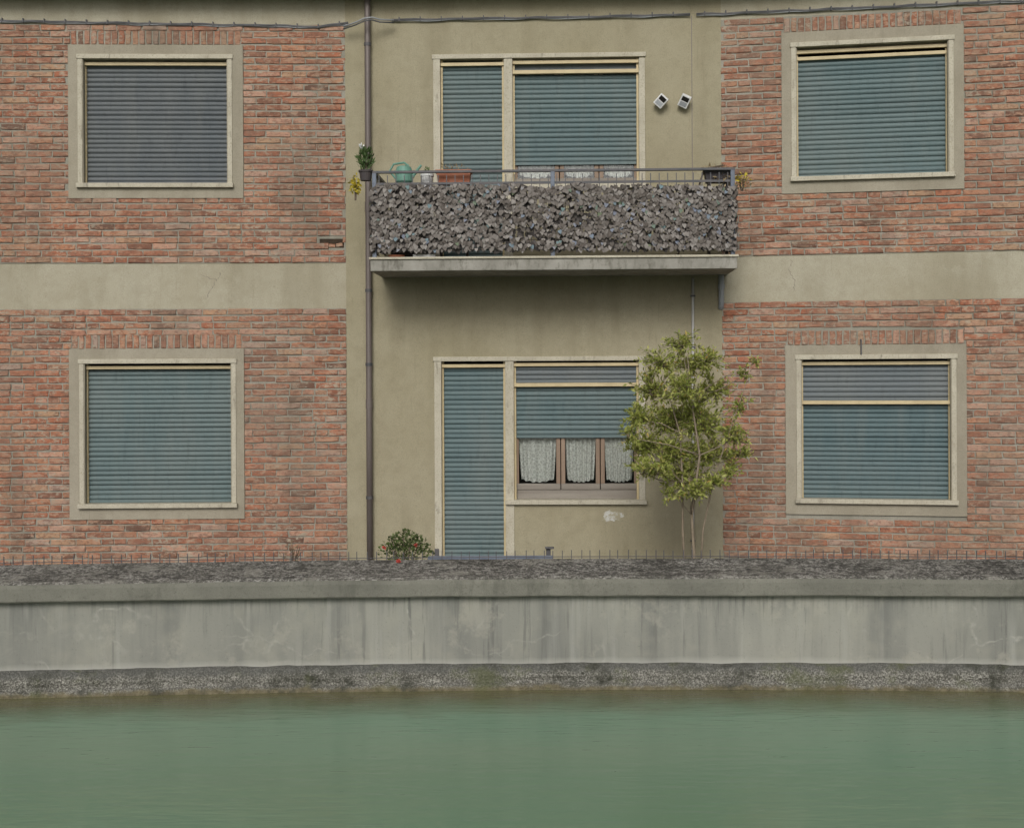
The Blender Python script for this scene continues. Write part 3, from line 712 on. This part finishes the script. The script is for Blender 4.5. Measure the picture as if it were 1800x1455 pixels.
# ------------------------------------------------------------------ things fixed to the house
def leaf(mb, p, d, nrm, L, W, fold=0.25, ivy=False):
    d = d.normalized(); s = d.cross(nrm)
    if s.length < 1e-4: s = d.cross(Vector((0.3, 0.5, 0.8)))
    s.normalize(); n = s.cross(d); b = len(mb.v)
    if ivy:                                     # a soft heart outline, slightly cupped
        P = [(0, 0.10), (0.22, 0.0), (0.42, 0.08), (0.5, 0.30), (0.38, 0.58), (0.17, 0.84), (0, 1.0), (-0.17, 0.84), (-0.38, 0.58), (-0.5, 0.30), (-0.42, 0.08), (-0.22, 0.0)]
        for a, c in P: mb.v.append(tuple(p + s * a * W + d * c * L + n * (fold * a * a * 2.2 - 0.18 * c * c) * W))
        mb.v.append(tuple(p + d * 0.42 * L))
        for q in range(12): mb.f.append([b + q, b + (q + 1) % 12, b + 12])
    else:
        P = [(0, 0, 0), (0.5, 0.4, fold), (0, 1, 0), (-0.5, 0.4, fold), (0, 0.45, 0)]
        for a, c, e in P: mb.v.append(tuple(p + s * a * W + d * c * L + n * e * W))
        for q in ((0, 1, 4), (4, 1, 2), (4, 2, 3), (0, 4, 3)): mb.f.append([b + k for k in q])

def rv(): 
    while True:
        v = Vector((R.uniform(-1, 1), R.uniform(-1, 1), R.uniform(-1, 1)))
        if 0.05 < v.length < 1: return v.normalized()

# faded ivy screen tied along the balcony front
ivy = empty('ivy_screen', CB.W((bu0 + bu1) / 2, NB, sz1), 'faded grey artificial ivy screen tied along the front of the balcony railing', 'screen')
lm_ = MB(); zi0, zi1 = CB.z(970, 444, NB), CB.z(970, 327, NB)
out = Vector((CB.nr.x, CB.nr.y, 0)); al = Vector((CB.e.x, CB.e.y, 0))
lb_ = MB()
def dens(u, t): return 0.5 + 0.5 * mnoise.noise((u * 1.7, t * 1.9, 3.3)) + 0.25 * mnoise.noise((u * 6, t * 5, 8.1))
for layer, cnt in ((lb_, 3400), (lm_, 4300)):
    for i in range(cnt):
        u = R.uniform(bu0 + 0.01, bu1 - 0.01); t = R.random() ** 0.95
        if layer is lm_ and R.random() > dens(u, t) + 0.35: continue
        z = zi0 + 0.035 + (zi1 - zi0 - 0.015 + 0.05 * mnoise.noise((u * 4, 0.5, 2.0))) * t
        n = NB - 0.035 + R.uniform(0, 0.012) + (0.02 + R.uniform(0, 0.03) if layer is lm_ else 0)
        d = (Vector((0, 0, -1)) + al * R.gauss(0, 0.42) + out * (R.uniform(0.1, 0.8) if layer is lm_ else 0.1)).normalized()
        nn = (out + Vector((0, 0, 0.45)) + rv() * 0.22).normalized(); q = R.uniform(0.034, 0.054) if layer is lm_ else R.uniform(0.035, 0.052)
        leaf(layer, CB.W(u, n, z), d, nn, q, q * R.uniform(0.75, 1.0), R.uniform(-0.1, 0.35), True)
for i in range(900):                                       # the short return at both ends
    uu = R.choice((bu0 + 0.01, bu1 - 0.01)); z = R.uniform(zi0 + 0.03, zi1); n = R.uniform(0.45, NB - 0.03)
    s = R.uniform(0.033, 0.056); d = (Vector((0, 0, -1)) + rv() * 0.7).normalized()
    leaf(lm_, CB.W(uu + R.uniform(-0.02, 0.02), n, z), d, (al * (1 if uu > 1 else -1) + rv() * 0.6).normalized(), s, s * 0.85, 0.2, True)
M_ivy = leafmat('faded_ivy', [(0.0, (0.085, 0.071, 0.060)), (0.25, (0.135, 0.117, 0.103)), (0.5, (0.175, 0.155, 0.139)), (0.75, (0.21, 0.190, 0.173)), (0.94, (0.31, 0.285, 0.262)), (0.97, (0.20, 0.225, 0.29)), (0.985, (0.17, 0.25, 0.27)), (1.0, (0.15, 0.18, 0.10))], 0.7, 0.12)
put('leaves', lm_.mesh('leaves', True), M_ivy, ivy, kind='stuff')
M_ivyd = leafmat('shaded_ivy', [(0.0, (0.028, 0.024, 0.022)), (0.6, (0.075, 0.066, 0.062)), (1.0, (0.12, 0.107, 0.10))], 0.8, 0.05)  # back layer: shade behind the front leaves is put into the colour
put('shaded_leaves', lb_.mesh('leaves', True), M_ivyd, ivy, kind='stuff')
net = MB()
for i in range(60):
    u = bu0 + 0.03 + (bu1 - bu0 - 0.06) * i / 59; net.tube([CB.W(u, NB - 0.034, zi0 + 0.02), CB.W(u + R.uniform(-.01, .01), NB - 0.034, zi1 - 0.01)], 0.0022, 4)
for i in range(7):
    z = zi0 + 0.03 + (zi1 - zi0 - 0.05) * i / 6; net.tube([CB.W(bu0 + 0.03, NB - 0.036, z), CB.W(bu1 - 0.03, NB - 0.036, z)], 0.002, 4)
put('netting', net, M_pot, ivy)

# drainpipe between left and middle bay
pw = lambda Y, n=0.06: CB.W(CB.u(648, Y, n), n, CB.z(648, Y, n))
dp = empty('drainpipe', Vector((pw(985).x, pw(985).y, Z_PATH)), 'tall dark brown drainpipe running down between brick bay and balcony', 'drainpipe')
zz = [Z_PATH, 1.9, 3.9, 5.9, ZT + 0.02]; xy = pw(500)
put('pipe', MB().tube([(xy.x, xy.y, z) for z in zz], 0.031, 14).mesh('pipe', True), M_pipe, dp)
for zc in (0.95, 2.3, 3.05, 4.4, 5.55):
    put('bracket', MB().tube([(xy.x, xy.y, zc - 0.016), (xy.x, xy.y, zc + 0.016)], 0.037, 14).box(xy.x - 0.012, xy.x + 0.012, xy.y, xy.y + 0.09, zc - 0.01, zc + 0.01), M_iron, dp)
for zc in (1.9, 3.9): put('joint_sleeve', MB().tube([(xy.x, xy.y, zc - 0.05), (xy.x, xy.y, zc + 0.05)], 0.0355, 14), M_pipe, dp)

# thin pale conduit on the right of the middle bay, bending away from the slab
cpts = [CB.W(CB.u(1218, y, 0.02), 0.02, CB.z(1218, y, 0.02)) for y in (489, 560, 640, 760, 900, 985)]
cpts.append(Vector((cpts[-1].x, cpts[-1].y, Z_PATH)))
cd = empty('conduit', cpts[-1], 'thin pale conduit dropping from the balcony slab behind the shrub', 'pipe')
put('pipe', MB().tube(cpts, 0.0135, 10).mesh('pipe', True), M_conduit, cd)
for y in (520, 610, 720, 850, 950):
    p = CB.W(CB.u(1218, y, 0.02), 0.018, CB.z(1218, y, 0.02)); put('clip', MB().box(p.x - 0.024, p.x + 0.024, p.y - 0.017, p.y + 0.02, p.z - 0.008, p.z + 0.008), M_iron, cd, None, 0.002)
gpts = [RB.W(RB.u(1268, y, 0.03), 0.03, RB.z(1268, y, 0.03)) for y in (452, 500, 534)]
gpts += [gpts[-1] + Vector((0.0, 0.012, -0.03)), gpts[-1] + Vector((0.0, 0.06, -0.045))]
gd = empty('overflow_pipe', gpts[-1], 'short grey plastic overflow pipe under the right end of the balcony', 'pipe')
put('pipe', MB().tube(gpts, 0.028, 12).mesh('pipe', True), M_greypipe, gd)
put('collar', MB().tube([gpts[1], gpts[1] + Vector((0, 0, -0.04))], 0.034, 12), M_greypipe, gd)

# cable bundle under the eave
def cable(name, bay, pts, label, clips):
    P = []
    for (X0, Y0), (X1, Y1) in zip(pts[:-1], pts[1:]):
        for i in range(8):
            t = i / 8; X = X0 + (X1 - X0) * t; Y = Y0 + (Y1 - Y0) * t + 0.9 * math.sin(X * 0.085) * math.sin(math.pi * t)
            P.append((X, Y))
    P.append(pts[-1])
    W = lambda X, Y, n: bay.W(bay.u(X, Y, n), n, bay.z(X, Y, n))
    e = empty(name, W(pts[0][0], pts[0][1], 0.0), label, 'cable', 'cables under the eave')
    for k, (dy, n, r) in enumerate(((0, 0.022, 0.0075), (2.8, 0.024, 0.0065), (1.4, 0.032, 0.005))):
        put('strand', MB().tube([W(X, Y + dy + 0.4 * math.sin(X * 0.05 + k * 2), n) for X, Y in P], r, 8).mesh('strand', True), (M_cable, M_greypipe, M_cable)[k], e)
    X = pts[0][0] + 14
    while X < pts[-1][0] - 5:
        Y = next(a[1] + (b[1] - a[1]) * (X - a[0]) / (b[0] - a[0]) for a, b in zip(pts[:-1], pts[1:]) if a[0] <= X <= b[0])
        p = W(X, Y, 0.0); put('clip', MB().box(-0.005, 0.005, -0.038, 0.0, -0.026, 0.017), M_iron, e, Matrix.Translation(p)); X += clips
cable('cable_bundle', LB, [(-120, 34), (0, 36), (150, 39), (300, 42), (450, 44), (560, 47), (612, 40)], 'cable bundle clipped along the top of the left brick bay', 37)
cable('cable_bundle', CB, [(688, 35), (850, 32), (1000, 30), (1213, 25)], 'cable bundle clipped under the eave of the middle bay', 37)
cable('cable_bundle', RB, [(1224, 25), (1330, 21), (1500, 14), (1700, 5), (1830, 0)], 'cable bundle rising along the top of the right brick bay', 37)
lp = [at(604, 47, 13.92), at(625, 40, 13.9), at(640, 33, 13.84), at(654, 31, 13.84), at(668, 35, 13.9), at(692, 36, 13.93)]
e = empty('cable_loop', lp[0], 'grey cable loop passing in front of the drainpipe under the eave', 'cable')
put('strand', MB().tube(lp, 0.009, 8).mesh('strand', True), M_greypipe, e)
put('strand', MB().tube([p + Vector((0.0, -0.012, -0.028)) for p in lp], 0.008, 8).mesh('strand', True), M_cable, e)

# two small spotlights on the wall by the upper window
def spot(X, Y, tilt, turn, label):
    u, z = CB.fp(X, Y); P = CB.W(u, 0.0, z)
    e = empty('wall_spotlight', P, label, 'wall lamp', 'spotlights beside the upper window')
    B = Matrix.Translation(P) @ Matrix.Rotation(CB.ang, 4, 'Z')
    put('base_plate', MB().box(-0.03, 0.03, -0.012, 0.0, -0.03, 0.03), M_white, e, B, 0.003)
    put('arm', MB().tube([(0, -0.01, 0), (0, -0.05, 0.0), (0, -0.07, 0.01)], 0.009, 8), M_white, e, B)
    H = B @ Matrix.Translation((0, -0.085, 0.0)) @ Matrix.Rotation(tilt, 4, 'Y') @ Matrix.Rotation(turn, 4, 'X')
    hd = put('lamp_head', MB().box(-0.05, 0.05, -0.028, 0.03, -0.062, 0.062), M_white, e, H, 0.006)
    put('lens', MB().box(-0.036, 0.036, -0.031, -0.0285, 0.004, 0.048), M_dark, hd, H)
    put('lens', MB().box(-0.036, 0.036, -0.031, -0.0285, -0.048, -0.006), M_greypipe, hd, H)
spot(1161, 181, 0.75, 0.25, 'small white spotlight tilted on the wall, nearer the upper window')
spot(1202, 181, 0.45, 0.45, 'small white spotlight by the vertical wall joint, further from the upper window')
hk = RB.W(RB.u(1513, 610), 0.03, RB.z(1513, 597))
tag(put('iron_pin', MB().tube([hk, hk + Vector((0, -0.01, -0.01)), hk + Vector((0, -0.015, -0.15))], 0.007, 6).tube([hk + Vector((0, 0.05, 0.0)), hk], 0.007, 6), M_iron), 'thin dark iron pin hanging above the lower right window', 'hook')

# ------------------------------------------------------------------ balcony plants and pots
def pot(name, P, r0, r1, h, mat, label, cat='flower pot', leaves=None, group='flower pots on the balcony'):
    e = empty(name, P, label, cat, group)
    put('pot', MB().lathe([(r0, 0), (r1 * 0.94, h * 0.8), (r1 * 1.06, h * 0.82), (r1 * 1.08, h), (r1 * 0.95, h), (r1 * 0.9, h * 0.9), (0.01, h * 0.9)], 18, P).mesh('pot', False), mat, e)
    return e
def foliage(parent, P, n, rx, ry, rz, L, Wd, mat, name='leaves', updir=0.6, stems=0, stemmat=None):
    mb = MB(); st = MB()
    for i in range(n):
        v = rv() * (R.random() ** 0.4); q = Vector((P[0] + v.x * rx, P[1] + v.y * ry, P[2] + v.z * rz))
        d = (rv() + Vector((v.x * 0.8, v.y * 0.8, updir))).normalized(); s = R.uniform(0.65, 1.25)
        leaf(mb, q, d, rv(), L * s, Wd * s, R.uniform(0, 0.3))
    put(name, mb, mat, parent)
    for i in range(stems):
        v = rv(); st.tube([(P[0] + v.x * 0.01, P[1] + v.y * 0.01, P[2] - rz - 0.06), (P[0] + v.x * rx * 0.4, P[1] + v.y * ry * 0.4, P[2] - rz * 0.2), (P[0] + v.x * rx * 0.8, P[1] + v.y * ry * 0.8, P[2] + rz * 0.6)], [0.005, 0.004, 0.002], 5)
    if stems: put('stem', st, stemmat or M_stem, parent)
M_stem = simple('stem_bark', (0.10, 0.075, 0.055), (0.15, 0.12, 0.09), 20, 0.9, 0, 0.2, 0.2)
M_stemp = simple('pale_stem', (0.20, 0.16, 0.115), (0.28, 0.235, 0.17), 20, 0.9, 0, 0.2, 0.2)
M_green = leafmat('green_leaf', [(0, (0.045, 0.085, 0.025)), (0.5, (0.075, 0.13, 0.04)), (1, (0.13, 0.19, 0.07))])
M_lime = leafmat('lime_leaf', [(0, (0.10, 0.16, 0.03)), (0.5, (0.17, 0.23, 0.05)), (1, (0.30, 0.33, 0.10))])
M_yellow = leafmat('yellow_leaf', [(0, (0.42, 0.33, 0.03)), (0.6, (0.58, 0.47, 0.05)), (1, (0.33, 0.30, 0.08))])
M_dry = leafmat('dry_leaf', [(0, (0.12, 0.085, 0.05)), (0.5, (0.24, 0.18, 0.10)), (1, (0.38, 0.31, 0.19))])
M_teal2 = simple('teal_plastic', (0.12, 0.26, 0.20), (0.16, 0.31, 0.25), 6, 0.45, 0, 0.4, 0)
M_red = leafmat('red_petal', [(0, (0.45, 0.05, 0.04)), (1, (0.6, 0.12, 0.09))])

fl = lambda X, Y, n: CB.W(CB.u(X, Y, n), n, CB.z(X, Y, n))
# hung on the left corner
p = fl(652, 318, NB - 0.05)
e = pot('flower_pot', Vector((p.x - 0.05, p.y, p.z)), 0.05, 0.065, 0.10, M_pot, 'dark pot with upright green plant on the left corner of the balcony rail')
foliage(e, (p.x - 0.055, p.y, p.z + 0.20), 240, 0.075, 0.07, 0.12, 0.055, 0.018, M_green, updir=1.4, stems=5)
foliage(e, (p.x - 0.085, p.y - 0.02, p.z + 0.325), 14, 0.02, 0.02, 0.025, 0.03, 0.02, M_white, 'flower')
p = fl(624, 324, NB - 0.02)
e = empty('yellow_plant', Vector((p.x, p.y, p.z - 0.1)), 'yellow flowering plant trailing over the left end of the balcony', 'plant', 'yellow plants at the balcony ends')
foliage(e, (p.x, p.y, p.z), 120, 0.05, 0.05, 0.095, 0.04, 0.02, M_yellow, updir=-0.3, stems=4)
# watering can
p = fl(710, 305, NB - 0.30)
can = empty('watering_can', Vector((p.x, p.y, p.z - 0.20)), 'teal green plastic watering can behind the left of the balcony railing', 'watering can')
put('stand', MB().box(p.x - 0.12, p.x + 0.12, p.y - 0.1, p.y + 0.1, sz1 + 0.002, p.z - 0.105), M_pot, can)
put('body', MB().lathe([(0.07, -0.10), (0.085, -0.08), (0.085, 0.02), (0.07, 0.06), (0.05, 0.07)], 18, p), M_teal2, can)
put('spout', MB().tube([(p.x + 0.07, p.y, p.z - 0.05), (p.x + 0.13, p.y, p.z + 0.03), (p.x + 0.17, p.y, p.z + 0.08)], [0.02, 0.014, 0.012], 8), M_teal2, can)
put('handle', MB().tube([(p.x - 0.08, p.y, p.z - 0.05), (p.x - 0.14, p.y, p.z + 0.02), (p.x - 0.10, p.y, p.z + 0.09), (p.x, p.y, p.z + 0.105), (p.x + 0.05, p.y, p.z + 0.07)], 0.011, 8), M_teal2, can)
# white pot and terracotta troughs on a shelf behind the rail
def trough(X0, X1, Y0, Y1, n, mat, label, grp='planters on the balcony'):
    a, b = CB.u(X0, Y0, n), CB.u(X1, Y0, n); z1, z0 = CB.z(X0, Y0, n), CB.z(X0, Y1, n)
    e = empty('planter', CB.W((a + b) / 2, n, sz1), label, 'planter', grp)
    mb = MB(); q = 0.015
    mb.v += [(a + q, -n - 0.06, z0), (b - q, -n - 0.06, z0), (b - q, -n + 0.06, z0), (a + q, -n + 0.06, z0), (a, -n - 0.075, z1), (b, -n - 0.075, z1), (b, -n + 0.075, z1), (a, -n + 0.075, z1)]
    mb.f += [[0, 3, 2, 1], [0, 1, 5, 4], [1, 2, 6, 5], [2, 3, 7, 6], [3, 0, 4, 7]]
    put('trough', mb, mat, e, CM)
    put('rim', MB().fbox(a - 0.008, b + 0.008, n + 0.066, n + 0.083, z1 - 0.025, z1 + 0.002).fbox(a - 0.008, b + 0.008, n - 0.083, n - 0.066, z1 - 0.025, z1 + 0.002).fbox(a - 0.008, a + 0.012, n - 0.066, n + 0.066, z1 - 0.025, z1 + 0.002).fbox(b - 0.012, b + 0.008, n - 0.066, n + 0.066, z1 - 0.025, z1 + 0.002), mat, e, CM)
    put('earth', MB().fbox(a + 0.01, b - 0.01, n - 0.06, n + 0.06, z1 - 0.05, z1 - 0.03), M_soil, e, CM)
    put('stand', MB().fbox(a + 0.03, a + 0.05, n - 0.05, n + 0.05, sz1, z0).fbox(b - 0.05, b - 0.03, n - 0.05, n + 0.05, sz1, z0), M_pot, e, CM)
    return e, (a + b) / 2, z1
e, uc, zc = trough(768, 828, 301, 326, NB - 0.20, M_terra, 'terracotta trough with sparse shoots in front of the balcony door')
foliage(e, CB.W(uc, NB - 0.20, zc + 0.02), 50, 0.14, 0.05, 0.05, 0.035, 0.012, M_dry, updir=1.0)
p = fl(751, 330, NB - 0.22)
e = pot('flower_pot', Vector((p.x, p.y, p.z)), 0.05, 0.062, 0.13, M_white, 'small white pot beside the terracotta trough on the balcony')
put('stand', MB().box(p.x - 0.05, p.x + 0.05, p.y - 0.05, p.y + 0.05, sz1, p.z), M_pot, e)
foliage(e, (p.x, p.y, p.z + 0.15), 40, 0.05, 0.05, 0.04, 0.04, 0.014, M_green, updir=1.0)
e, uc, zc = trough(1238, 1284, 301, 322, NB - 0.17, M_pot, 'dark planter of withered stems at the right end of the balcony')
foliage(e, CB.W(uc, NB - 0.17, zc + 0.0), 120, 0.13, 0.06, 0.06, 0.05, 0.012, M_dry, updir=0.6, stems=6)
foliage(e, CB.W(uc + 0.06, NB - 0.10, zc - 0.09), 70, 0.11, 0.05, 0.08, 0.05, 0.014, M_dry, 'dead_leaves', updir=-0.8)
p = fl(1304, 318, NB - 0.05)
e = empty('yellow_plant', Vector((p.x, p.y, p.z - 0.1)), 'yellowing plant spilling past the right end of the balcony', 'plant', 'yellow plants at the balcony ends')
foliage(e, (p.x, p.y, p.z + 0.01), 70, 0.09, 0.05, 0.05, 0.045, 0.016, M_yellow, updir=0.2, stems=5)
foliage(e, (p.x, p.y, p.z - 0.03), 60, 0.08, 0.05, 0.06, 0.045, 0.012, M_dry, 'dead_leaves', updir=-0.4)
a_, b_ = fl(1238, 297, NB - 0.1), fl(1272, 291, NB - 0.12)
tag(put('broom_stick', MB().tube([Vector((a_.x - 0.25, a_.y + 0.05, sz1 + 0.01)), a_, b_], 0.009, 8), M_stem), 'thin brown stick leaning on the right of the balcony rail', 'stick')
# things lying on the slab edge
p0 = fl(744, 446, NB - 0.09)
tag(put('clay_saucer', MB().lathe([(0.06, 0), (0.085, 0.02), (0.08, 0.02), (0.055, 0.008)], 18, (p0.x - 0.26, p0.y, sz1 + 0.003)), M_terra), 'reddish clay saucer lying at the left foot of the ivy screen', 'saucer')
tag(put('white_tray', MB().box(p0.x - 0.10, p0.x + 0.12, p0.y - 0.02, p0.y + 0.10, sz1 + 0.002, sz1 + 0.035), M_white, None, None, 0.008), 'small white tray on the balcony floor under the ivy screen', 'tray')

# ------------------------------------------------------------------ behind the canal coping
# wire fence whose free ends show above the coping
fz = 0.806
fe = empty('wire_fence', (0.35, 10.30, Z_PATH), 'low dark wire fence with free spike ends just behind the canal coping', 'fence')
def fy(x): return canal_curve(x) + 0.69
fb = MB().box(-0.003, 0.003, -0.003, 0.003, Z_PATH, EYE - (968 - CY) / F * 10.27).mesh('bar'); fb.materials.append(M_iron)
xs = [(-10 + 16.35 * i - CX) / F * 10.27 for i in range(112)]
for x in xs: put('bar', fb, None, fe, Matrix.Translation((x, fy(x), R.uniform(-0.004, 0.004))) @ Matrix.Rotation(R.uniform(-0.012, 0.012), 4, 'Y'))
for zc in (0.30, 0.55, 0.818): put('rail', MB().tube([(x, fy(x) + 0.005, zc) for x in xs[::3] + [xs[-1]]], 0.003, 6), M_iron, fe)

def shrubmat(): return leafmat('shrub_leaf', [(0, (0.16, 0.195, 0.045)), (0.35, (0.32, 0.365, 0.085)), (0.7, (0.45, 0.485, 0.125)), (0.95, (0.58, 0.57, 0.22)), (1, (0.55, 0.38, 0.10))], 0.6, 0.45)
SD = 12.3
sb = at(1216, 1000, SD); sb.z = Z_PATH
sh = empty('shrub', sb, 'tall light green shrub with airy leaves between the lower middle and right windows', 'shrub')
tk = MB(); cr = MB()
clumps = [(1200, 610, 40, 22, 90), (1165, 640, 38, 30, 120), (1240, 640, 34, 30, 100), (1145, 690, 40, 34, 210), (1200, 690, 44, 36, 230), (1255, 690, 36, 34, 170), (1125, 740, 34, 30, 190), (1175, 745, 46, 34, 290),
          (1235, 750, 44, 36, 290), (1290, 770, 34, 26, 120), (1135, 790, 36, 26, 210), (1185, 800, 44, 30, 310), (1245, 800, 42, 30, 260), (1205, 840, 40, 26, 230), (1160, 830, 28, 20, 120), (1310, 660, 22, 14, 26), (1300, 720, 24, 20, 40), (1325, 640, 12, 9, 14), (1222, 865, 30, 18, 90), (1300, 800, 26, 14, 50), (1130, 830, 26, 20, 70), (1250, 850, 30, 18, 90), (1185, 870, 26, 16, 60), (1275, 830, 26, 18, 70), (1215, 650, 40, 34, 120), (1110, 770, 20, 24, 60), (1215, 720, 50, 40, 160)]
forks = [at(1216, 905, SD), at(1200, 850, SD + 0.1), at(1230, 800, SD - 0.1), at(1195, 760, SD + 0.05), at(1215, 700, SD)]
tk.tube([sb, sb.lerp(forks[0], 0.5) + Vector((0.02, 0, 0)), forks[0], forks[2], forks[4], at(1208, 620, SD)], [0.016, 0.015, 0.013, 0.010, 0.007, 0.003], 8)
tk.tube([sb + Vector((-0.05, 0.03, 0)), at(1200, 930, SD + 0.05), forks[1], forks[3], at(1165, 660, SD)], [0.012, 0.011, 0.009, 0.007, 0.003], 8)
tk.tube([sb + Vector((0.06, -0.02, 0)), at(1236, 930, SD), at(1255, 840, SD), at(1285, 750, SD), at(1322, 645, SD)], [0.010, 0.009, 0.007, 0.005, 0.002], 8)
for (X, Y, rx, ry, n) in clumps:
    c0 = at(X, Y, SD + R.uniform(-0.22, 0.22)); k = SD / F
    st = min(forks, key=lambda f: (f - c0).length + (0.3 if f.z > c0.z else 0))
    tk.tube([st, st.lerp(c0, 0.5) + rv() * 0.04, c0], [0.007, 0.005, 0.003], 6)
    n = int(n * 4.2); tw = max(8, n // 15)
    for t in range(tw):
        v = rv() * R.uniform(0.5, 1.3); tip = c0 + Vector((v.x * rx * k, v.y * 0.16, v.z * ry * k + 0.02)); root = c0 + rv() * 0.03
        mid = root.lerp(tip, 0.55) + Vector((0, 0, 0.02)); tk.tube([root, mid, tip], [0.003, 0.002, 0.001], 4, False)
        m = max(3, n // tw)
        for q in range(m):
            f = 0.15 + 0.9 * q / m; pos = root.lerp(mid, f * 2) if f < 0.5 else mid.lerp(tip, f * 2 - 1)
            d = ((tip - root).normalized() * 0.7 + rv() * 0.9 + Vector((0, 0, 0.15))).normalized(); s = R.uniform(0.7, 1.3)
            leaf(cr, pos + rv() * 0.012, d, (Vector((0, -0.4, 1)) + rv() * 0.8).normalized(), 0.043 * s, 0.0165 * s, R.uniform(0.0, 0.35))
put('trunk', tk.mesh('trunk', True), M_stemp, sh); put('crown', cr, shrubmat(), sh)

def bush(name, X, Yt, Yb, rx, d, n, mat, label, L=0.03, Wd=0.018, flowers=None, fm=None):
    c = at(X, (Yt + Yb) / 2, d); h = (Yb - Yt) / 2 / F * d
    e = empty(name, Vector((c.x, c.y, Z_PATH)), label, 'plant')
    st = MB()
    for i in range(9):
        v = rv(); st.tube([(c.x + v.x * 0.03, c.y + v.y * 0.03, Z_PATH), (c.x + v.x * rx * 0.5, c.y + v.y * 0.06, c.z - h * 0.5), (c.x + v.x * rx * 0.9, c.y + v.y * 0.1, c.z + h * abs(v.z) * 0.9)], [0.006, 0.004, 0.0015], 5)
    put('stem', st, M_stem, e)
    mb = MB()
    for i in range(n):
        v = rv() * R.random() ** 0.45; t = (v.z + 1) / 2
        pos = c + Vector((v.x * rx * (1.15 - 0.75 * t ** 1.6), v.y * 0.13, v.z * h))
        leaf(mb, pos, (rv() + Vector((v.x, 0, 0.5))).normalized(), rv(), L * R.uniform(0.7, 1.3), Wd * R.uniform(0.7, 1.3), 0.2)
    put('leaves', mb, mat, e)
    if flowers:
        for (fx, fyy) in flowers:
            f = at(fx, fyy, d - 0.12); m2 = MB()
            for i in range(12): leaf(m2, f, rv(), rv(), 0.022, 0.018, 0.2)
            put('flower', m2, fm, e)
    return e
M_shrubd = leafmat('bush_leaf', [(0, (0.04, 0.06, 0.018)), (0.5, (0.085, 0.125, 0.035)), (1, (0.19, 0.22, 0.09))])
bush('potted_bush', 714, 930, 990, 0.23, 10.75, 900, M_shrubd, 'low green bush with a few red flowers behind the coping left of the door', 0.026, 0.017, [(676, 962), (731, 958)], M_red)
bush('dry_weed', 512, 952, 990, 0.10, 10.6, 70, M_dry, 'small dry brown weed behind the coping under the left brick bay', 0.03, 0.008)
fp_ = at(700, 988, 10.05); m2 = MB()
for i in range(14): leaf(m2, Vector((fp_.x, 10.08, 0.812)), rv() + Vector((0, 0, 0.4)), rv(), 0.028, 0.02, 0.2)
tag(put('red_flower', m2, M_red), 'single red flower head lying on the canal coping', 'flower')

# low blue metal bench in front of the ground-floor door, its back just showing over the coping
bd = 12.4
bA, bB = at(752, 977, bd), at(972, 977, bd)
be = empty('bench', Vector(((bA.x + bB.x) / 2, bd, Z_PATH)), 'low dark blue metal bench in front of the ground-floor door', 'bench')
zt = bA.z
for i, zc in enumerate((zt - 0.025, zt - 0.11)): put('back_slat', MB().box(bA.x, bB.x, bd - 0.02, bd + 0.015, zc - 0.025, zc + 0.025), M_blueiron, be, None, 0.005)
for i in range(3): put('seat_slat', MB().box(bA.x, bB.x, bd - 0.42 + 0.13 * i, bd - 0.31 + 0.13 * i, zt - 0.21, zt - 0.19), M_blueiron, be, None, 0.005)
for x in (bA.x + 0.08, bB.x - 0.04):
    put('leg', MB().box(x - 0.02, x + 0.02, bd + 0.015, bd + 0.05, Z_PATH, zt + 0.06), M_iron, be, None, 0.004)
    put('leg', MB().box(x - 0.02, x + 0.02, bd - 0.42, bd - 0.38, Z_PATH, zt - 0.21), M_iron, be, None, 0.004)
x = bB.x - 0.02; put('armrest', MB().box(x - 0.05, x + 0.03, bd - 0.02, bd + 0.05, zt + 0.06, zt + 0.075), M_iron, be, None, 0.005)
